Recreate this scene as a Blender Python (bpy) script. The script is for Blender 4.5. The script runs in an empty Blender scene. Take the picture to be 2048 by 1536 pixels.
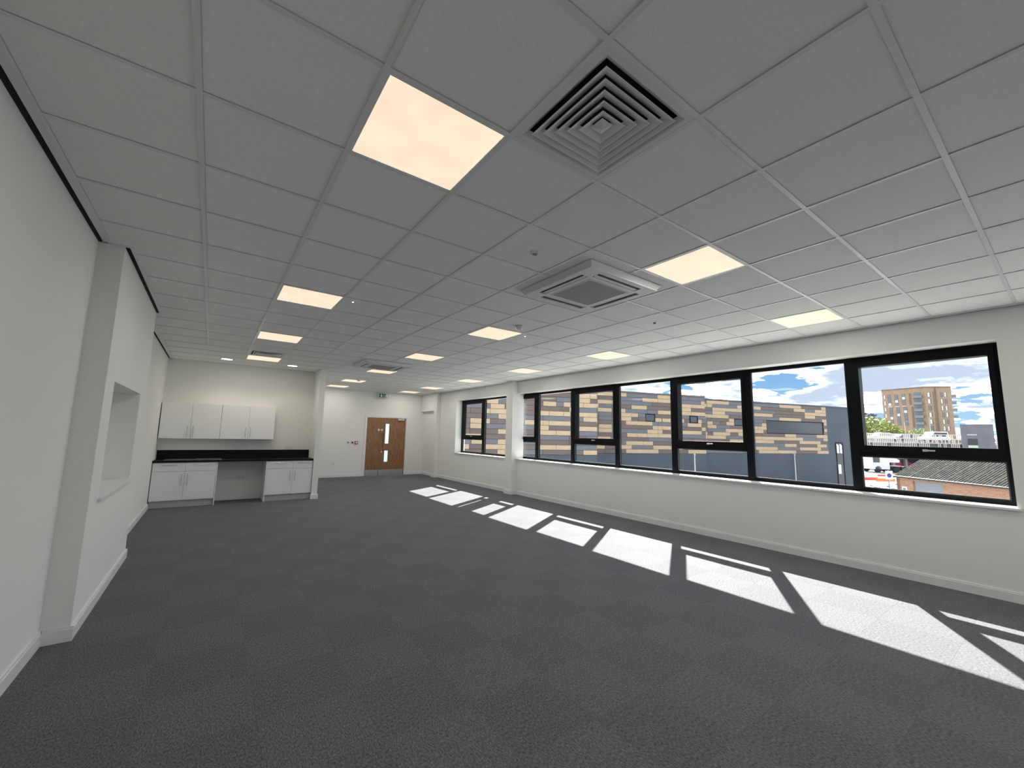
import bpy, bmesh, math, random
from mathutils import Vector, Matrix
random.seed(7)
scene = bpy.context.scene
COL = scene.collection
PI = math.pi

# ------------------------------------------------------------------ camera
cam_d = bpy.data.cameras.new('camera')
cam_d.sensor_fit = 'HORIZONTAL'
cam_d.sensor_width = 36.0
cam_d.lens = 821.504 / 2048.0 * 36.0
cam_d.clip_start = 0.02
cam_d.clip_end = 2000
cam = bpy.data.objects.new('camera', cam_d)
COL.objects.link(cam)
CAM = Vector((-0.4293, -1.4767, 1.5161))
yaw, pitch, roll = 0.626297, 0.123102, 0.021681
fw = Vector((math.sin(yaw) * math.cos(pitch), math.cos(yaw) * math.cos(pitch), math.sin(pitch)))
rt = Vector((math.cos(yaw), -math.sin(yaw), 0))
up = rt.cross(fw)
r2 = rt * math.cos(roll) + up * math.sin(roll)
u2 = up * math.cos(roll) - rt * math.sin(roll)
cam.matrix_world = Matrix(((r2.x, u2.x, -fw.x, CAM.x), (r2.y, u2.y, -fw.y, CAM.y), (r2.z, u2.z, -fw.z, CAM.z), (0, 0, 0, 1)))
scene.camera = cam

# ------------------------------------------------------------------ colour management
scene.view_settings.view_transform = 'Standard'
scene.view_settings.look = 'None'
scene.view_settings.exposure = 1.62
scene.view_settings.gamma = 1.0
scene.view_settings.use_curve_mapping = False

# ------------------------------------------------------------------ world: blue sky with broken cumulus
SKY_STRENGTH = 1.0
SUN_STRENGTH = 6.7
LAMP_POWER = 2.35
world = bpy.data.worlds.new('sky')
scene.world = world
world.use_nodes = True
wn, wl = world.node_tree.nodes, world.node_tree.links
wn.clear()
def wnode(t, **k):
    n = wn.new(t)
    for a, b in k.items():
        setattr(n, a, b)
    return n
def wmath(op, a, b=None, c=None):
    n = wnode('ShaderNodeMath', operation=op)
    for i, v in enumerate((a, b, c)):
        if v is None:
            continue
        if isinstance(v, (int, float)):
            n.inputs[i].default_value = v
        else:
            wl.new(v, n.inputs[i])
    return n.outputs[0]
tc = wnode('ShaderNodeTexCoord')
sep = wnode('ShaderNodeSeparateXYZ')
wl.new(tc.outputs['Generated'], sep.inputs[0])
zc = wmath('MAXIMUM', sep.outputs[2], 0.0)
den = wmath('ADD', zc, 0.20)
comb = wnode('ShaderNodeCombineXYZ')
wl.new(wmath('DIVIDE', sep.outputs[0], den), comb.inputs[0])
wl.new(wmath('DIVIDE', sep.outputs[1], den), comb.inputs[1])
wl.new(wmath('MULTIPLY', zc, 3.5), comb.inputs[2])
def wnoise(scale, detail, rough, off):
    m = wnode('ShaderNodeMapping')
    m.inputs['Location'].default_value = off
    wl.new(comb.outputs[0], m.inputs[0])
    n = wnode('ShaderNodeTexNoise')
    n.inputs['Scale'].default_value = scale
    n.inputs['Detail'].default_value = detail
    n.inputs['Roughness'].default_value = rough
    wl.new(m.outputs[0], n.inputs[0])
    return n.outputs[0]
def wramp(src, stops):
    r = wnode('ShaderNodeValToRGB')
    e = r.color_ramp.elements
    while len(e) < len(stops):
        e.new(0.5)
    for el, (p, c) in zip(e, stops):
        el.position = p
        el.color = (*c, 1)
    wl.new(src, r.inputs[0])
    return r.outputs[0]
def wmix(f, a, b):
    m = wnode('ShaderNodeMix', data_type='RGBA')
    wl.new(f, m.inputs[0])
    for i, v in ((6, a), (7, b)):
        if isinstance(v, tuple):
            m.inputs[i].default_value = (*v, 1)
        else:
            wl.new(v, m.inputs[i])
    return m.outputs[2]
blue = wramp(sep.outputs[2], [(0.0, (0.19, 0.27, 0.34)), (0.12, (0.093, 0.177, 0.297)), (0.45, (0.058, 0.133, 0.27)), (1.0, (0.044, 0.11, 0.243))])
dens = wmath('ADD', wmath('MULTIPLY', wnoise(1.15, 10, 0.56, (3.1, 1.7, 0.4)), 0.85), wmath('MULTIPLY', wnoise(5.5, 8, 0.6, (1.3, 6.2, 2.1)), 0.15))
cover = wramp(dens, [(0.0, (0, 0, 0)), (0.468, (0, 0, 0)), (0.500, (1, 1, 1)), (1.0, (1, 1, 1))])
shade = wramp(wmath('ADD', dens, wmath('MULTIPLY', wmath('SUBTRACT', wnoise(4.5, 8, 0.65, (7.3, 2.2, 5.1)), 0.5), 0.34)), [(0.0, (2.3, 2.3, 2.3)), (0.48, (2.3, 2.3, 2.3)), (0.52, (0.42, 0.43, 0.45)), (0.57, (0.215, 0.25, 0.315))])
sky_col = wmix(cover, blue, shade)
ground_f = wmath('LESS_THAN', sep.outputs[2], 0.0)
sky_col = wmix(ground_f, sky_col, (0.22, 0.22, 0.22))
bg = wnode('ShaderNodeBackground')
bg.inputs[1].default_value = SKY_STRENGTH
wl.new(sky_col, bg.inputs[0])
wo = wnode('ShaderNodeOutputWorld')
wl.new(bg.outputs[0], wo.inputs[0])

# ------------------------------------------------------------------ sun (behind the window wall, 40 degrees up)
sun_d = bpy.data.lights.new('sun', 'SUN')
sun_d.energy = SUN_STRENGTH
sun_d.angle = math.radians(0.53)
sun_d.color = (1.0, 0.96, 0.90)
sun = bpy.data.objects.new('sun', sun_d)
COL.objects.link(sun)
SUN_TO = Vector((1.0, 0.615, 0.987)).normalized()
sun.rotation_euler = SUN_TO.to_track_quat('Z', 'Y').to_euler()
sun.location = (20, 12, 20)

# ------------------------------------------------------------------ materials
MATS = {}
def mat(name, col, rough=0.6, metal=0.0, spec=0.5, noise=None, bump=None, emit=None):
    """noise=(scale, amount, stretch) mottles the colour; bump=(scale, strength)."""
    if name in MATS:
        return MATS[name]
    m = bpy.data.materials.new(name)
    m.use_nodes = True
    nt = m.node_tree
    b = nt.nodes['Principled BSDF']
    b.inputs['Base Color'].default_value = (*col, 1)
    b.inputs['Roughness'].default_value = rough
    b.inputs['Metallic'].default_value = metal
    b.inputs['Specular IOR Level'].default_value = spec
    t = nt.nodes.new('ShaderNodeTexCoord')
    if noise:
        mp = nt.nodes.new('ShaderNodeMapping')
        if len(noise) > 2:
            mp.inputs['Scale'].default_value = noise[2]
        nt.links.new(t.outputs['Object'], mp.inputs[0])
        n = nt.nodes.new('ShaderNodeTexNoise')
        n.inputs['Scale'].default_value = noise[0]
        n.inputs['Detail'].default_value = 4
        nt.links.new(mp.outputs[0], n.inputs[0])
        r = nt.nodes.new('ShaderNodeValToRGB')
        a = noise[1]
        r.color_ramp.elements[0].position = 0.3
        r.color_ramp.elements[1].position = 0.7
        r.color_ramp.elements[0].color = (*[c * (1 - a) for c in col], 1)
        r.color_ramp.elements[1].color = (*[min(1, c * (1 + a)) for c in col], 1)
        nt.links.new(n.outputs[0], r.inputs[0])
        nt.links.new(r.outputs[0], b.inputs['Base Color'])
    if bump:
        n2 = nt.nodes.new('ShaderNodeTexNoise')
        n2.inputs['Scale'].default_value = bump[0]
        n2.inputs['Detail'].default_value = 3
        nt.links.new(t.outputs['Object'], n2.inputs[0])
        bp = nt.nodes.new('ShaderNodeBump')
        bp.inputs['Strength'].default_value = bump[1]
        bp.inputs['Distance'].default_value = 0.01
        nt.links.new(n2.outputs[0], bp.inputs['Height'])
        nt.links.new(bp.outputs[0], b.inputs['Normal'])
    if emit:
        b.inputs['Emission Color'].default_value = (*emit[0], 1)
        b.inputs['Emission Strength'].default_value = emit[1]
    MATS[name] = m
    return m

WALL = mat('wall_paint', (0.845, 0.85, 0.825), 0.75, bump=(180, 0.05))
SKIRT = mat('skirting_gloss', (0.84, 0.835, 0.83), 0.35)
TRIMW = mat('trim_white', (0.80, 0.81, 0.82), 0.30)
TILE = mat('ceiling_board', (0.91, 0.92, 0.90), 0.9, spec=0.2, noise=(90, 0.04), bump=(420, 0.08))
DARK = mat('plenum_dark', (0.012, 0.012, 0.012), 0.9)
FRAME = mat('window_powdercoat', (0.005, 0.006, 0.007), 0.5, spec=0.10)
FRAMEL = mat('window_gasket', (0.05, 0.055, 0.06), 0.5)
STEEL = mat('brushed_steel', (0.62, 0.62, 0.61), 0.28, 1.0, noise=(4, 0.12, (120, 120, 1)))
CHROME = mat('chrome', (0.75, 0.75, 0.74), 0.15, 1.0)
LAM = mat('white_laminate', (0.88, 0.89, 0.89), 0.30)
PLINTH = mat('grey_plinth', (0.50, 0.51, 0.52), 0.45)
BLACKTOP = mat('black_worktop', (0.004, 0.004, 0.0045), 0.40, spec=0.2, noise=(220, 0.5))
PLASTIC = mat('white_plastic', (0.78, 0.78, 0.77), 0.35)
PLASTICG = mat('grey_plastic', (0.30, 0.30, 0.30), 0.5)
BLACKP = mat('black_plastic', (0.015, 0.015, 0.015), 0.5)
REDP = mat('red_plastic', (0.50, 0.03, 0.04), 0.4)
GREEN = mat('sign_green', (0.0, 0.13, 0.07), 0.4)
SIGNW = mat('sign_white', (0.85, 0.86, 0.85), 0.4)
DIFF = mat('lamp_diffuser', (0.25, 0.22, 0.20), 0.5, emit=((1.0, 0.80, 0.60), 0.315))
_nt = DIFF.node_tree
_tc = _nt.nodes.new('ShaderNodeTexCoord')
_n = _nt.nodes.new('ShaderNodeTexNoise')
_n.inputs['Scale'].default_value = 5
_nt.links.new(_tc.outputs['Object'], _n.inputs[0])
_r = _nt.nodes.new('ShaderNodeMapRange')
_r.inputs[1].default_value, _r.inputs[2].default_value, _r.inputs[3].default_value, _r.inputs[4].default_value = 0.3, 0.7, 0.295, 0.335
_nt.links.new(_n.outputs[0], _r.inputs[0])
_nt.links.new(_r.outputs[0], _nt.nodes['Principled BSDF'].inputs['Emission Strength'])
LEDM = mat('downlight_lens', (0.9, 0.88, 0.8), 0.5, emit=((1.0, 0.93, 0.80), 2.5))
ACW = mat('cassette_white', (0.76, 0.77, 0.77), 0.4)
ACG = mat('cassette_grille', (0.36, 0.36, 0.35), 0.6)

def carpet(name, col, ang):
    m = bpy.data.materials.new(name)
    m.use_nodes = True
    nt = m.node_tree
    b = nt.nodes['Principled BSDF']
    b.inputs['Roughness'].default_value = 0.82
    b.inputs['Specular IOR Level'].default_value = 0.32
    b.inputs['Sheen Weight'].default_value = 0.02
    b.inputs['Sheen Roughness'].default_value = 0.5
    t = nt.nodes.new('ShaderNodeTexCoord')
    mp = nt.nodes.new('ShaderNodeMapping')
    mp.inputs['Rotation'].default_value = (0, 0, ang)
    mp.inputs['Scale'].default_value = (1.0, 0.45, 1.0)
    geo = nt.nodes.new('ShaderNodeNewGeometry')
    nt.links.new(geo.outputs['Position'], mp.inputs[0])
    n = nt.nodes.new('ShaderNodeTexNoise')
    n.inputs['Scale'].default_value = 130
    n.inputs['Detail'].default_value = 5
    n.inputs['Roughness'].default_value = 0.7
    nt.links.new(mp.outputs[0], n.inputs[0])
    r = nt.nodes.new('ShaderNodeValToRGB')
    r.color_ramp.elements[0].position = 0.36
    r.color_ramp.elements[1].position = 0.66
    r.color_ramp.elements[0].color = (*[c * 0.42 for c in col], 1)
    r.color_ramp.elements[1].color = (*[c * 1.75 for c in col], 1)
    nt.links.new(n.outputs[0], r.inputs[0])
    nt.links.new(r.outputs[0], b.inputs['Base Color'])
    bp = nt.nodes.new('ShaderNodeBump')
    bp.inputs['Strength'].default_value = 0.5
    bp.inputs['Distance'].default_value = 0.006
    nt.links.new(n.outputs[0], bp.inputs['Height'])
    nt.links.new(bp.outputs[0], b.inputs['Normal'])
    MATS[name] = m
    return m
CARPA = carpet('carpet_pile', (0.105, 0.113, 0.122), 0.0)
CARPB = carpet('carpet_pile_turned', (0.115, 0.123, 0.132), PI / 2)

def wood(name, a, b_, ax=2):
    m = bpy.data.materials.new(name)
    m.use_nodes = True
    nt = m.node_tree
    b = nt.nodes['Principled BSDF']
    b.inputs['Roughness'].default_value = 0.45
    t = nt.nodes.new('ShaderNodeTexCoord')
    mp = nt.nodes.new('ShaderNodeMapping')
    mp.inputs['Scale'].default_value = (9, 9, 0.8)
    nt.links.new(t.outputs['Object'], mp.inputs[0])
    n = nt.nodes.new('ShaderNodeTexNoise')
    n.inputs['Scale'].default_value = 1.6
    n.inputs['Detail'].default_value = 2
    n.inputs['Distortion'].default_value = 0.8
    nt.links.new(mp.outputs[0], n.inputs[0])
    w = nt.nodes.new('ShaderNodeMath')
    w.operation = 'MULTIPLY'
    w.inputs[1].default_value = 11
    nt.links.new(n.outputs[0], w.inputs[0])
    f = nt.nodes.new('ShaderNodeMath')
    f.operation = 'PINGPONG'
    f.inputs[1].default_value = 1.0
    nt.links.new(w.outputs[0], f.inputs[0])
    r = nt.nodes.new('ShaderNodeValToRGB')
    r.color_ramp.elements[0].color = (*a, 1)
    r.color_ramp.elements[1].color = (*b_, 1)
    nt.links.new(f.outputs[0], r.inputs[0])
    nt.links.new(r.outputs[0], b.inputs['Base Color'])
    MATS[name] = m
    return m
OAK = wood('oak_veneer', (0.22, 0.100, 0.040), (0.36, 0.185, 0.085))

def glass(name, tint, refl=1.0):
    m = bpy.data.materials.new(name)
    m.use_nodes = True
    nt = m.node_tree
    nt.nodes.clear()
    g = nt.nodes.new('ShaderNodeNewGeometry')
    d = nt.nodes.new('ShaderNodeVectorMath')
    d.operation = 'DOT_PRODUCT'
    nt.links.new(g.outputs['Normal'], d.inputs[0])
    nt.links.new(g.outputs['Incoming'], d.inputs[1])
    def mth(op, a, b=None):
        n = nt.nodes.new('ShaderNodeMath')
        n.operation = op
        for i, v in enumerate((a, b)):
            if v is None:
                continue
            if isinstance(v, (int, float)):
                n.inputs[i].default_value = v
            else:
                nt.links.new(v, n.inputs[i])
        return n.outputs[0]
    c = mth('ABSOLUTE', d.outputs['Value'])
    f = mth('ADD', mth('MULTIPLY', mth('POWER', mth('SUBTRACT', 1.0, c), 5.0), 0.96 * refl), 0.04 * refl)
    tr = nt.nodes.new('ShaderNodeBsdfTransparent')
    tr.inputs[0].default_value = (*tint, 1)
    gl = nt.nodes.new('ShaderNodeBsdfGlossy')
    gl.inputs['Roughness'].default_value = 0.01
    mx = nt.nodes.new('ShaderNodeMixShader')
    nt.links.new(f, mx.inputs[0])
    nt.links.new(tr.outputs[0], mx.inputs[1])
    nt.links.new(gl.outputs[0], mx.inputs[2])
    o = nt.nodes.new('ShaderNodeOutputMaterial')
    nt.links.new(mx.outputs[0], o.inputs[0])
    MATS[name] = m
    return m
GLASS = glass('window_glass', (0.97, 0.985, 0.98), 0.5)

# ------------------------------------------------------------------ mesh helpers
def mesh_from(name, verts, faces, mats=(), smooth=False, mi=None):
    me = bpy.data.meshes.new(name)
    me.from_pydata(verts, [], faces)
    for m in (mats if isinstance(mats, (list, tuple)) else [mats]):
        me.materials.append(m)
    if mi:
        for p, k in zip(me.polygons, mi):
            p.material_index = k
    if smooth:
        for p in me.polygons:
            p.use_smooth = True
    me.update()
    return me
class MB:
    def __init__(s):
        s.v, s.f, s.m = [], [], []
        s.cur = 0
    def face(s, pts):
        k = len(s.v)
        s.v += [tuple(p) for p in pts]
        s.f.append(tuple(range(k, k + len(pts))))
        s.m.append(s.cur)
    def hexa(s, p):       # 8 points: bottom ring 0-3 ccw, top ring 4-7
        k = len(s.v)
        s.v += [tuple(q) for q in p]
        for a in ((0, 3, 2, 1), (4, 5, 6, 7), (0, 1, 5, 4), (1, 2, 6, 5), (2, 3, 7, 6), (3, 0, 4, 7)):
            s.f.append(tuple(k + i for i in a))
            s.m.append(s.cur)
        return s
    def box(s, x0, x1, y0, y1, z0, z1):
        return s.hexa([(x0, y0, z0), (x1, y0, z0), (x1, y1, z0), (x0, y1, z0), (x0, y0, z1), (x1, y0, z1), (x1, y1, z1), (x0, y1, z1)])
    def ring(s, axis, o, i, a, b):
        """rectangular ring: outer rect o=(u0,u1,v0,v1), inner i; extruded a..b along axis."""
        def P(u, v, w):
            return {'x': (w, u, v), 'y': (u, w, v), 'z': (u, v, w)}[axis]
        for (u0, u1, v0, v1) in ((o[0], o[1], o[2], i[2]), (o[0], o[1], i[3], o[3]), (o[0], i[0], i[2], i[3]), (i[1], o[1], i[2], i[3])):
            if u1 - u0 > 1e-6 and v1 - v0 > 1e-6:
                s.hexa([P(u0, v0, a), P(u1, v0, a), P(u1, v1, a), P(u0, v1, a), P(u0, v0, b), P(u1, v0, b), P(u1, v1, b), P(u0, v1, b)])
        return s
    def tube(s, p, q, r, n=10, r2=None):
        p, q = Vector(p), Vector(q)
        d = (q - p).normalized()
        a = d.orthogonal().normalized()
        b = d.cross(a)
        k = len(s.v)
        for c, rr in ((p, r), (q, r if r2 is None else r2)):
            for i in range(n):
                t = 2 * PI * i / n
                s.v.append(tuple(c + (a * math.cos(t) + b * math.sin(t)) * rr))
        for i in range(n):
            j = (i + 1) % n
            s.f.append((k + i, k + j, k + n + j, k + n + i))
            s.m.append(s.cur)
        s.f.append(tuple(k + n - 1 - i for i in range(n)))
        s.f.append(tuple(k + n + i for i in range(n)))
        s.m += [s.cur, s.cur]
        return s
    def lathe(s, prof, c=(0, 0, 0), n=24):
        """prof = [(r, z)...] around the z axis at c."""
        k = len(s.v)
        for (r, z) in prof:
            for i in range(n):
                t = 2 * PI * i / n
                s.v.append((c[0] + r * math.cos(t), c[1] + r * math.sin(t), c[2] + z))
        for j in range(len(prof) - 1):
            for i in range(n):
                i2 = (i + 1) % n
                s.f.append((k + j * n + i, k + j * n + i2, k + (j + 1) * n + i2, k + (j + 1) * n + i))
                s.m.append(s.cur)
        s.f.append(tuple(k + n - 1 - i for i in range(n)))
        s.f.append(tuple(k + (len(prof) - 1) * n + i for i in range(n)))
        s.m += [s.cur, s.cur]
        return s
    def mesh(s, name, mats, bevel=0.0, smooth=False):
        me = mesh_from(name, s.v, s.f, mats, smooth, s.m)
        bm = bmesh.new()
        bm.from_mesh(me)
        if bevel:
            bmesh.ops.bevel(bm, geom=bm.edges[:], offset=bevel, segments=2, affect='EDGES', profile=0.6, clamp_overlap=True)
        bmesh.ops.recalc_face_normals(bm, faces=bm.faces[:])
        bm.to_mesh(me)
        bm.free()
        return me
    def build(s, name, mats, parent=None, bevel=0.0, smooth=False, loc=(0, 0, 0)):
        return link(name, s.mesh(name, mats, bevel, smooth), parent, loc)
def link(name, me, parent=None, loc=(0, 0, 0), rot=None):
    o = bpy.data.objects.new(name, me)
    COL.objects.link(o)
    o.location = loc
    if rot:
        o.rotation_euler = rot
    if parent:
        o.parent = parent
    return o
def tag(o, label=None, cat=None, group=None, kind=None):
    if label:
        o['label'] = label
    if cat:
        o['category'] = cat
    if group:
        o['group'] = group
    if kind:
        o['kind'] = kind
    return o
def thing(name, label, cat, loc=(0, 0, 0), rz=0.0, group=None):
    return tag(link(name, None, None, loc, (0, 0, rz)), label, cat, group)
def copy_tree(o, parent=None):
    c = o.copy()
    COL.objects.link(c)
    if parent:
        c.parent = parent
    for ch in list(o.children):
        copy_tree(ch, c)
    return c
def struct(o):
    o['kind'] = 'structure'
    return o
def box(x0, x1, y0, y1, z0, z1):
    return MB().box(x0, x1, y0, y1, z0, z1)

# ================================================================== the room shell
XL, XP, XK, XR = -1.268, -1.115, -1.272, 6.06
YF, YP0, YP1, YK, YB = -9.6, 2.875, 5.19, 9.42, 13.13
HC, HT = 2.932, 3.20
PX0, PX1, PY0 = 1.50, 1.62, 8.745           # kitchen partition
XG = 6.28                                    # inner face of the window frames
SILL, HEAD = 0.905, 2.61

def in_room(x, y):
    if y > YK and x < PX0:
        return False
    if PX0 < x < PX1 and y > PY0:
        return False
    return XL < x < XR and YF < y < YB

def px_area(x0, x1, y0, y1, z):
    """rough size in the picture of a horizontal rectangle, 0 when out of frame"""
    pts = []
    for (x, y) in ((x0, y0), (x1, y0), (x1, y1), (x0, y1)):
        d = Vector((x, y, z)) - CAM
        w = d.dot(fw)
        if w < 0.05:
            return 0.0
        pts.append((821.5 * d.dot(r2) / w, 821.5 * d.dot(u2) / w))
    if min(p[0] for p in pts) > 1024 or max(p[0] for p in pts) < -1024 or min(p[1] for p in pts) > 768 or max(p[1] for p in pts) < -768:
        return 0.0
    a = 0
    for i in range(4):
        p, q = pts[i], pts[(i + 1) % 4]
        a += p[0] * q[1] - p[1] * q[0]
    return abs(a) / 2

# ---- floor slab and carpet tiles laid quarter turn
floor = struct(box(XL - 0.1, XR + 0.1, YF, YB + 0.1, -0.30, -0.006).build('floor', mat('screed', (0.2, 0.2, 0.2), 0.9)))
tile_me = {}
def carpet_mesh(w, h, k):
    key = (round(w, 3), round(h, 3), k)
    if key not in tile_me:
        tile_me[key] = box(0, w, 0, h, -0.006, 0.0).mesh('carpet_tile', CARPB if k else CARPA)
    return tile_me[key]
cells = []
for kx in range(-3, 14):
    for ky in range(-21, 28):
        x0, x1 = max(-0.1 + 0.5 * kx, XL), min(0.4 + 0.5 * kx, XR)
        y0, y1 = max(0.2 + 0.5 * ky, YF), min(0.7 + 0.5 * ky, YB)
        if x1 - x0 < 0.02 or y1 - y0 < 0.02:
            continue
        if y0 > YK and x1 < PX0:
            continue
        cells.append((px_area(x0, x1, y0, y1, 0), x0, x1, y0, y1, (kx + ky) % 2))
cells.sort(reverse=True)
rest = MB()
for n, (a, x0, x1, y0, y1, k) in enumerate(cells):
    if n < 300 and a > 0:
        link('carpet_tile', carpet_mesh(x1 - x0 - 0.0006, y1 - y0 - 0.0006, k), floor, (x0, y0, 0))
    else:
        rest.cur = k
        rest.box(x0, x1 - 0.0006, y0, y1 - 0.0006, -0.006, 0.0)
tag(rest.build('carpet_tile_field', [CARPA, CARPB], floor), kind='stuff')

# ---- left wall with its boxed-out bay and the shelf niche
NY0, NY1, NZ0, NZ1, NX = 3.21, 4.75, 0.945, 1.885, -1.415
w = MB()
w.box(XL - 0.3, XL, YF, YP0, 0, HT)
w.box(-1.60, NX, YP0, YP1, 0, HT)
w.box(NX, XP, YP0, YP1, 0, NZ0)
w.box(NX, XP, YP0, YP1, NZ1, HT)
w.box(NX, XP, YP0, NY0, NZ0, NZ1)
w.box(NX, XP, NY1, YP1, NZ0, NZ1)
w.box(-1.60, XK, YP1, YK + 0.13, 0, HT)
wall_left = struct(w.build('wall_left', WALL))
box(NX, XP + 0.028, NY0 - 0.045, NY1 + 0.06, NZ0 - 0.022, NZ0 + 0.004).build('niche_sill', SKIRT, wall_left, 0.003)

# ---- right wall: sill wall, lintel, column, far bay with a recess
w = MB()
w.box(XR, XG, YF, 13.43, 0, SILL - 0.025)
w.box(XG, 6.42, YF, 13.43, -3.1, SILL)
w.box(XR, XG, YF, 13.43, HEAD, HT)
w.box(XG, 6.36, YF, 13.43, HEAD, HT)
w.box(6.36, 6.43, YF, 13.43, 2.562, HT)
w.box(XR, 6.42, YF, -8.42, SILL - 0.025, HEAD)
w.box(XR, 6.42, -1.90, -1.045, SILL - 0.025, HEAD)
w.box(XR, 6.42, 10.60, 13.43, SILL - 0.025, HEAD)
w.box(5.905, XG, 7.23, 7.52, 0, HT)
w.box(6.05, XR, 11.80, YB, 0, HT)
w.box(5.935, 6.05, 11.80, YB, 2.305, HT)
w.box(5.935, 6.05, 11.80, 12.05, 0, 2.305)
wall_right = struct(w.build('wall_right', WALL))

# ---- back wall with the door opening, kitchen wall, partition, wall behind the camera
DX0, DX1, DH = 3.925, 5.37, 2.035
w = MB()
w.box(PX1, DX0, YB, YB + 0.12, 0, HT)
w.box(DX1, 6.06, YB, YB + 0.12, 0, HT)
w.box(DX0, DX1, YB, YB + 0.12, DH, HT)
wall_back = struct(w.build('wall_back', WALL))
wall_kitchen = struct(box(XK, PX0, YK, YK + 0.12, 0, HT).build('wall_kitchen', WALL))
wall_partition = struct(box(PX0, PX1, PY0, YB + 0.12, 0, HT).build('wall_partition', WALL))
wall_front = struct(box(XL - 0.3, 6.42, YF - 0.15, YF, 0, HT).build('wall_front', WALL))

# ---- corridor beyond the door
w = MB()
w.box(2.6, 6.9, 16.0, 16.1, 0, 2.8)
w.box(2.5, 2.6, YB + 0.12, 16.1, 0, 2.8)
w.box(6.9, 7.0, YB + 0.12, 16.1, 0, 2.8)
struct(w.build('wall_corridor', mat('corridor_paint', (0.72, 0.78, 0.80), 0.7)))
struct(box(2.5, 7.0, YB + 0.12, 16.1, -0.2, 0).build('floor_corridor', mat('corridor_vinyl', (0.45, 0.50, 0.52), 0.5)))
struct(box(2.5, 7.0, YB + 0.12, 16.1, 2.8, 2.9).build('ceiling_corridor', WALL))
cl = thing('corridor_light', 'white batten light in the corridor behind the oak door', 'light', (4.7, 14.7, 2.72))
box(-0.6, 0.6, -0.06, 0.06, 0, 0.08).build('housing', PLASTIC, cl, 0.01)
box(-0.58, 0.58, -0.05, 0.05, -0.02, 0).build('diffuser', mat('corridor_diffuser', (0.9, 0.9, 0.9), 0.5, emit=((0.9, 0.97, 1.0), 3.0)), cl)
ld = bpy.data.lights.new('corridor_lamp', 'AREA')
ld.shape, ld.size, ld.size_y, ld.energy, ld.color = 'RECTANGLE', 1.1, 0.1, 30, (0.9, 0.97, 1.0)
link('lamp', ld, cl, (0, 0, -0.03))

# ---- skirting boards
def skirt(name, segs, h=0.10):
    m = MB()
    for (ax, c, a, b, s) in segs:      # wall plane at c, board on side s
        for (t, z0, z1) in ((0.018, 0, h - 0.016), (0.012, h - 0.016, h)):
            lo, hi = sorted((c, c + s * t))
            if ax == 'x':
                m.box(lo, hi, a, b, z0, z1)
            else:
                m.box(a, b, lo, hi, z0, z1)
    return struct(m.build(name, SKIRT))
skirt('baseboard_left', [('x', XL, YF, YP0, 1), ('y', YP0, XL + 0.018, XP + 0.018, -1), ('x', XP, YP0, YP1, 1), ('y', YP1, XK + 0.018, XP + 0.018, 1), ('x', XK, YP1, 8.83, 1)])
skirt('baseboard_right', [('x', XR, YF, 7.23, -1), ('y', 7.23, 5.887, XR - 0.018, -1), ('x', 5.905, 7.23, 7.52, -1), ('y', 7.52, 5.887, XR - 0.018, 1), ('x', XR, 7.52, 11.80, -1),
                          ('y', 11.80, 5.917, XR - 0.018, -1), ('x', 5.935, 11.80, 12.05, -1), ('y', 12.05, 5.917, 6.032, 1), ('x', 6.05, 12.05, YB, -1)])
skirt('baseboard_back', [('y', YB, PX1 + 0.018, 3.86, -1), ('y', YB, 5.435, 6.032, -1)])
skirt('baseboard_kitchen', [('y', YK, -0.25, 0.57, -1)])
skirt('baseboard_partition', [('x', PX0, PY0, 8.79, -1), ('y', PY0, PX0 - 0.018, PX1 + 0.018, -1), ('x', PX1, PY0, YB, 1)])

# ================================================================== suspended ceiling
ceiling = struct(box(XL - 0.3, 6.43, YF - 0.15, YB + 0.12, HT, HT + 0.25).build('ceiling', DARK))
LIGHTS = [(0, 0), (0, 5), (0, 9), (0, 13)] + [(c, r) for c in (4, 8) for r in (0, 5, 9, 13, 17, 20)] + [(c, r) for c in (0, 4, 8) for r in (-4, -8, -12)]  # negative rows: unseen panels added behind the camera to brighten the room
VENTS = [(1, -1), (0, 12)]
HOLES = set(LIGHTS) | set(VENTS)
XCL, XCR = -1.215, 6.005
cells = []
def add_cell(i, j, x0, x1, y0, y1):
    if x1 - x0 > 0.03 and y1 - y0 > 0.03:
        cells.append((px_area(x0, x1, y0, y1, HC), x0, x1, y0, y1))
for i in range(-2, 10):
    for j in range(-16, 22):
        if (i, j) in HOLES:
            continue
        x0, x1, y0, y1 = 0.6 * i, 0.6 * i + 0.6, max(0.6 * j, YF), min(0.6 * j + 0.6, YB)
        x1 = min(x1, XCR)
        if y0 >= YK and x1 <= PX0:
            continue
        if i == -2:
            parts_ = []
            for (a, b) in ((y0, min(y1, YP0)), (max(y0, YP0), min(y1, YP1)), (max(y0, YP1), y1)):
                if b - a > 0.03:
                    mid = 0.5 * (a + b)
                    parts_.append(((-1.075 if YP0 < mid < YP1 else x0), x1, a, min(b, YK)))
            if len(parts_) == 1:
                add_cell(i, j, *parts_[0])
            elif parts_:
                m = MB()
                for q_, (xa, xb, ya, yb) in enumerate(parts_):
                    m.box(xa + 0.004, xb - 0.004, ya + (0.004 if q_ == 0 else 0), yb - (0.004 if q_ == len(parts_) - 1 else 0), HC + 0.005, HC + 0.020)
                m.build('ceiling_tile', TILE, ceiling)
            continue
        if i == 2 and y0 > PY0 - 0.3:
            if y0 < YK:
                add_cell(i, j, x0, PX0, y0, min(y1, YK))
            add_cell(i, j, PX1, x1, y0, y1)
            continue
        add_cell(i, j, x0, x1, y0, y1 if (x0 > PX0) else min(y1, YK))
cells.sort(reverse=True)
ctm = {}
rest = MB()
TZ0, TZ1, TG = HC + 0.005, HC + 0.020, 0.004
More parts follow.
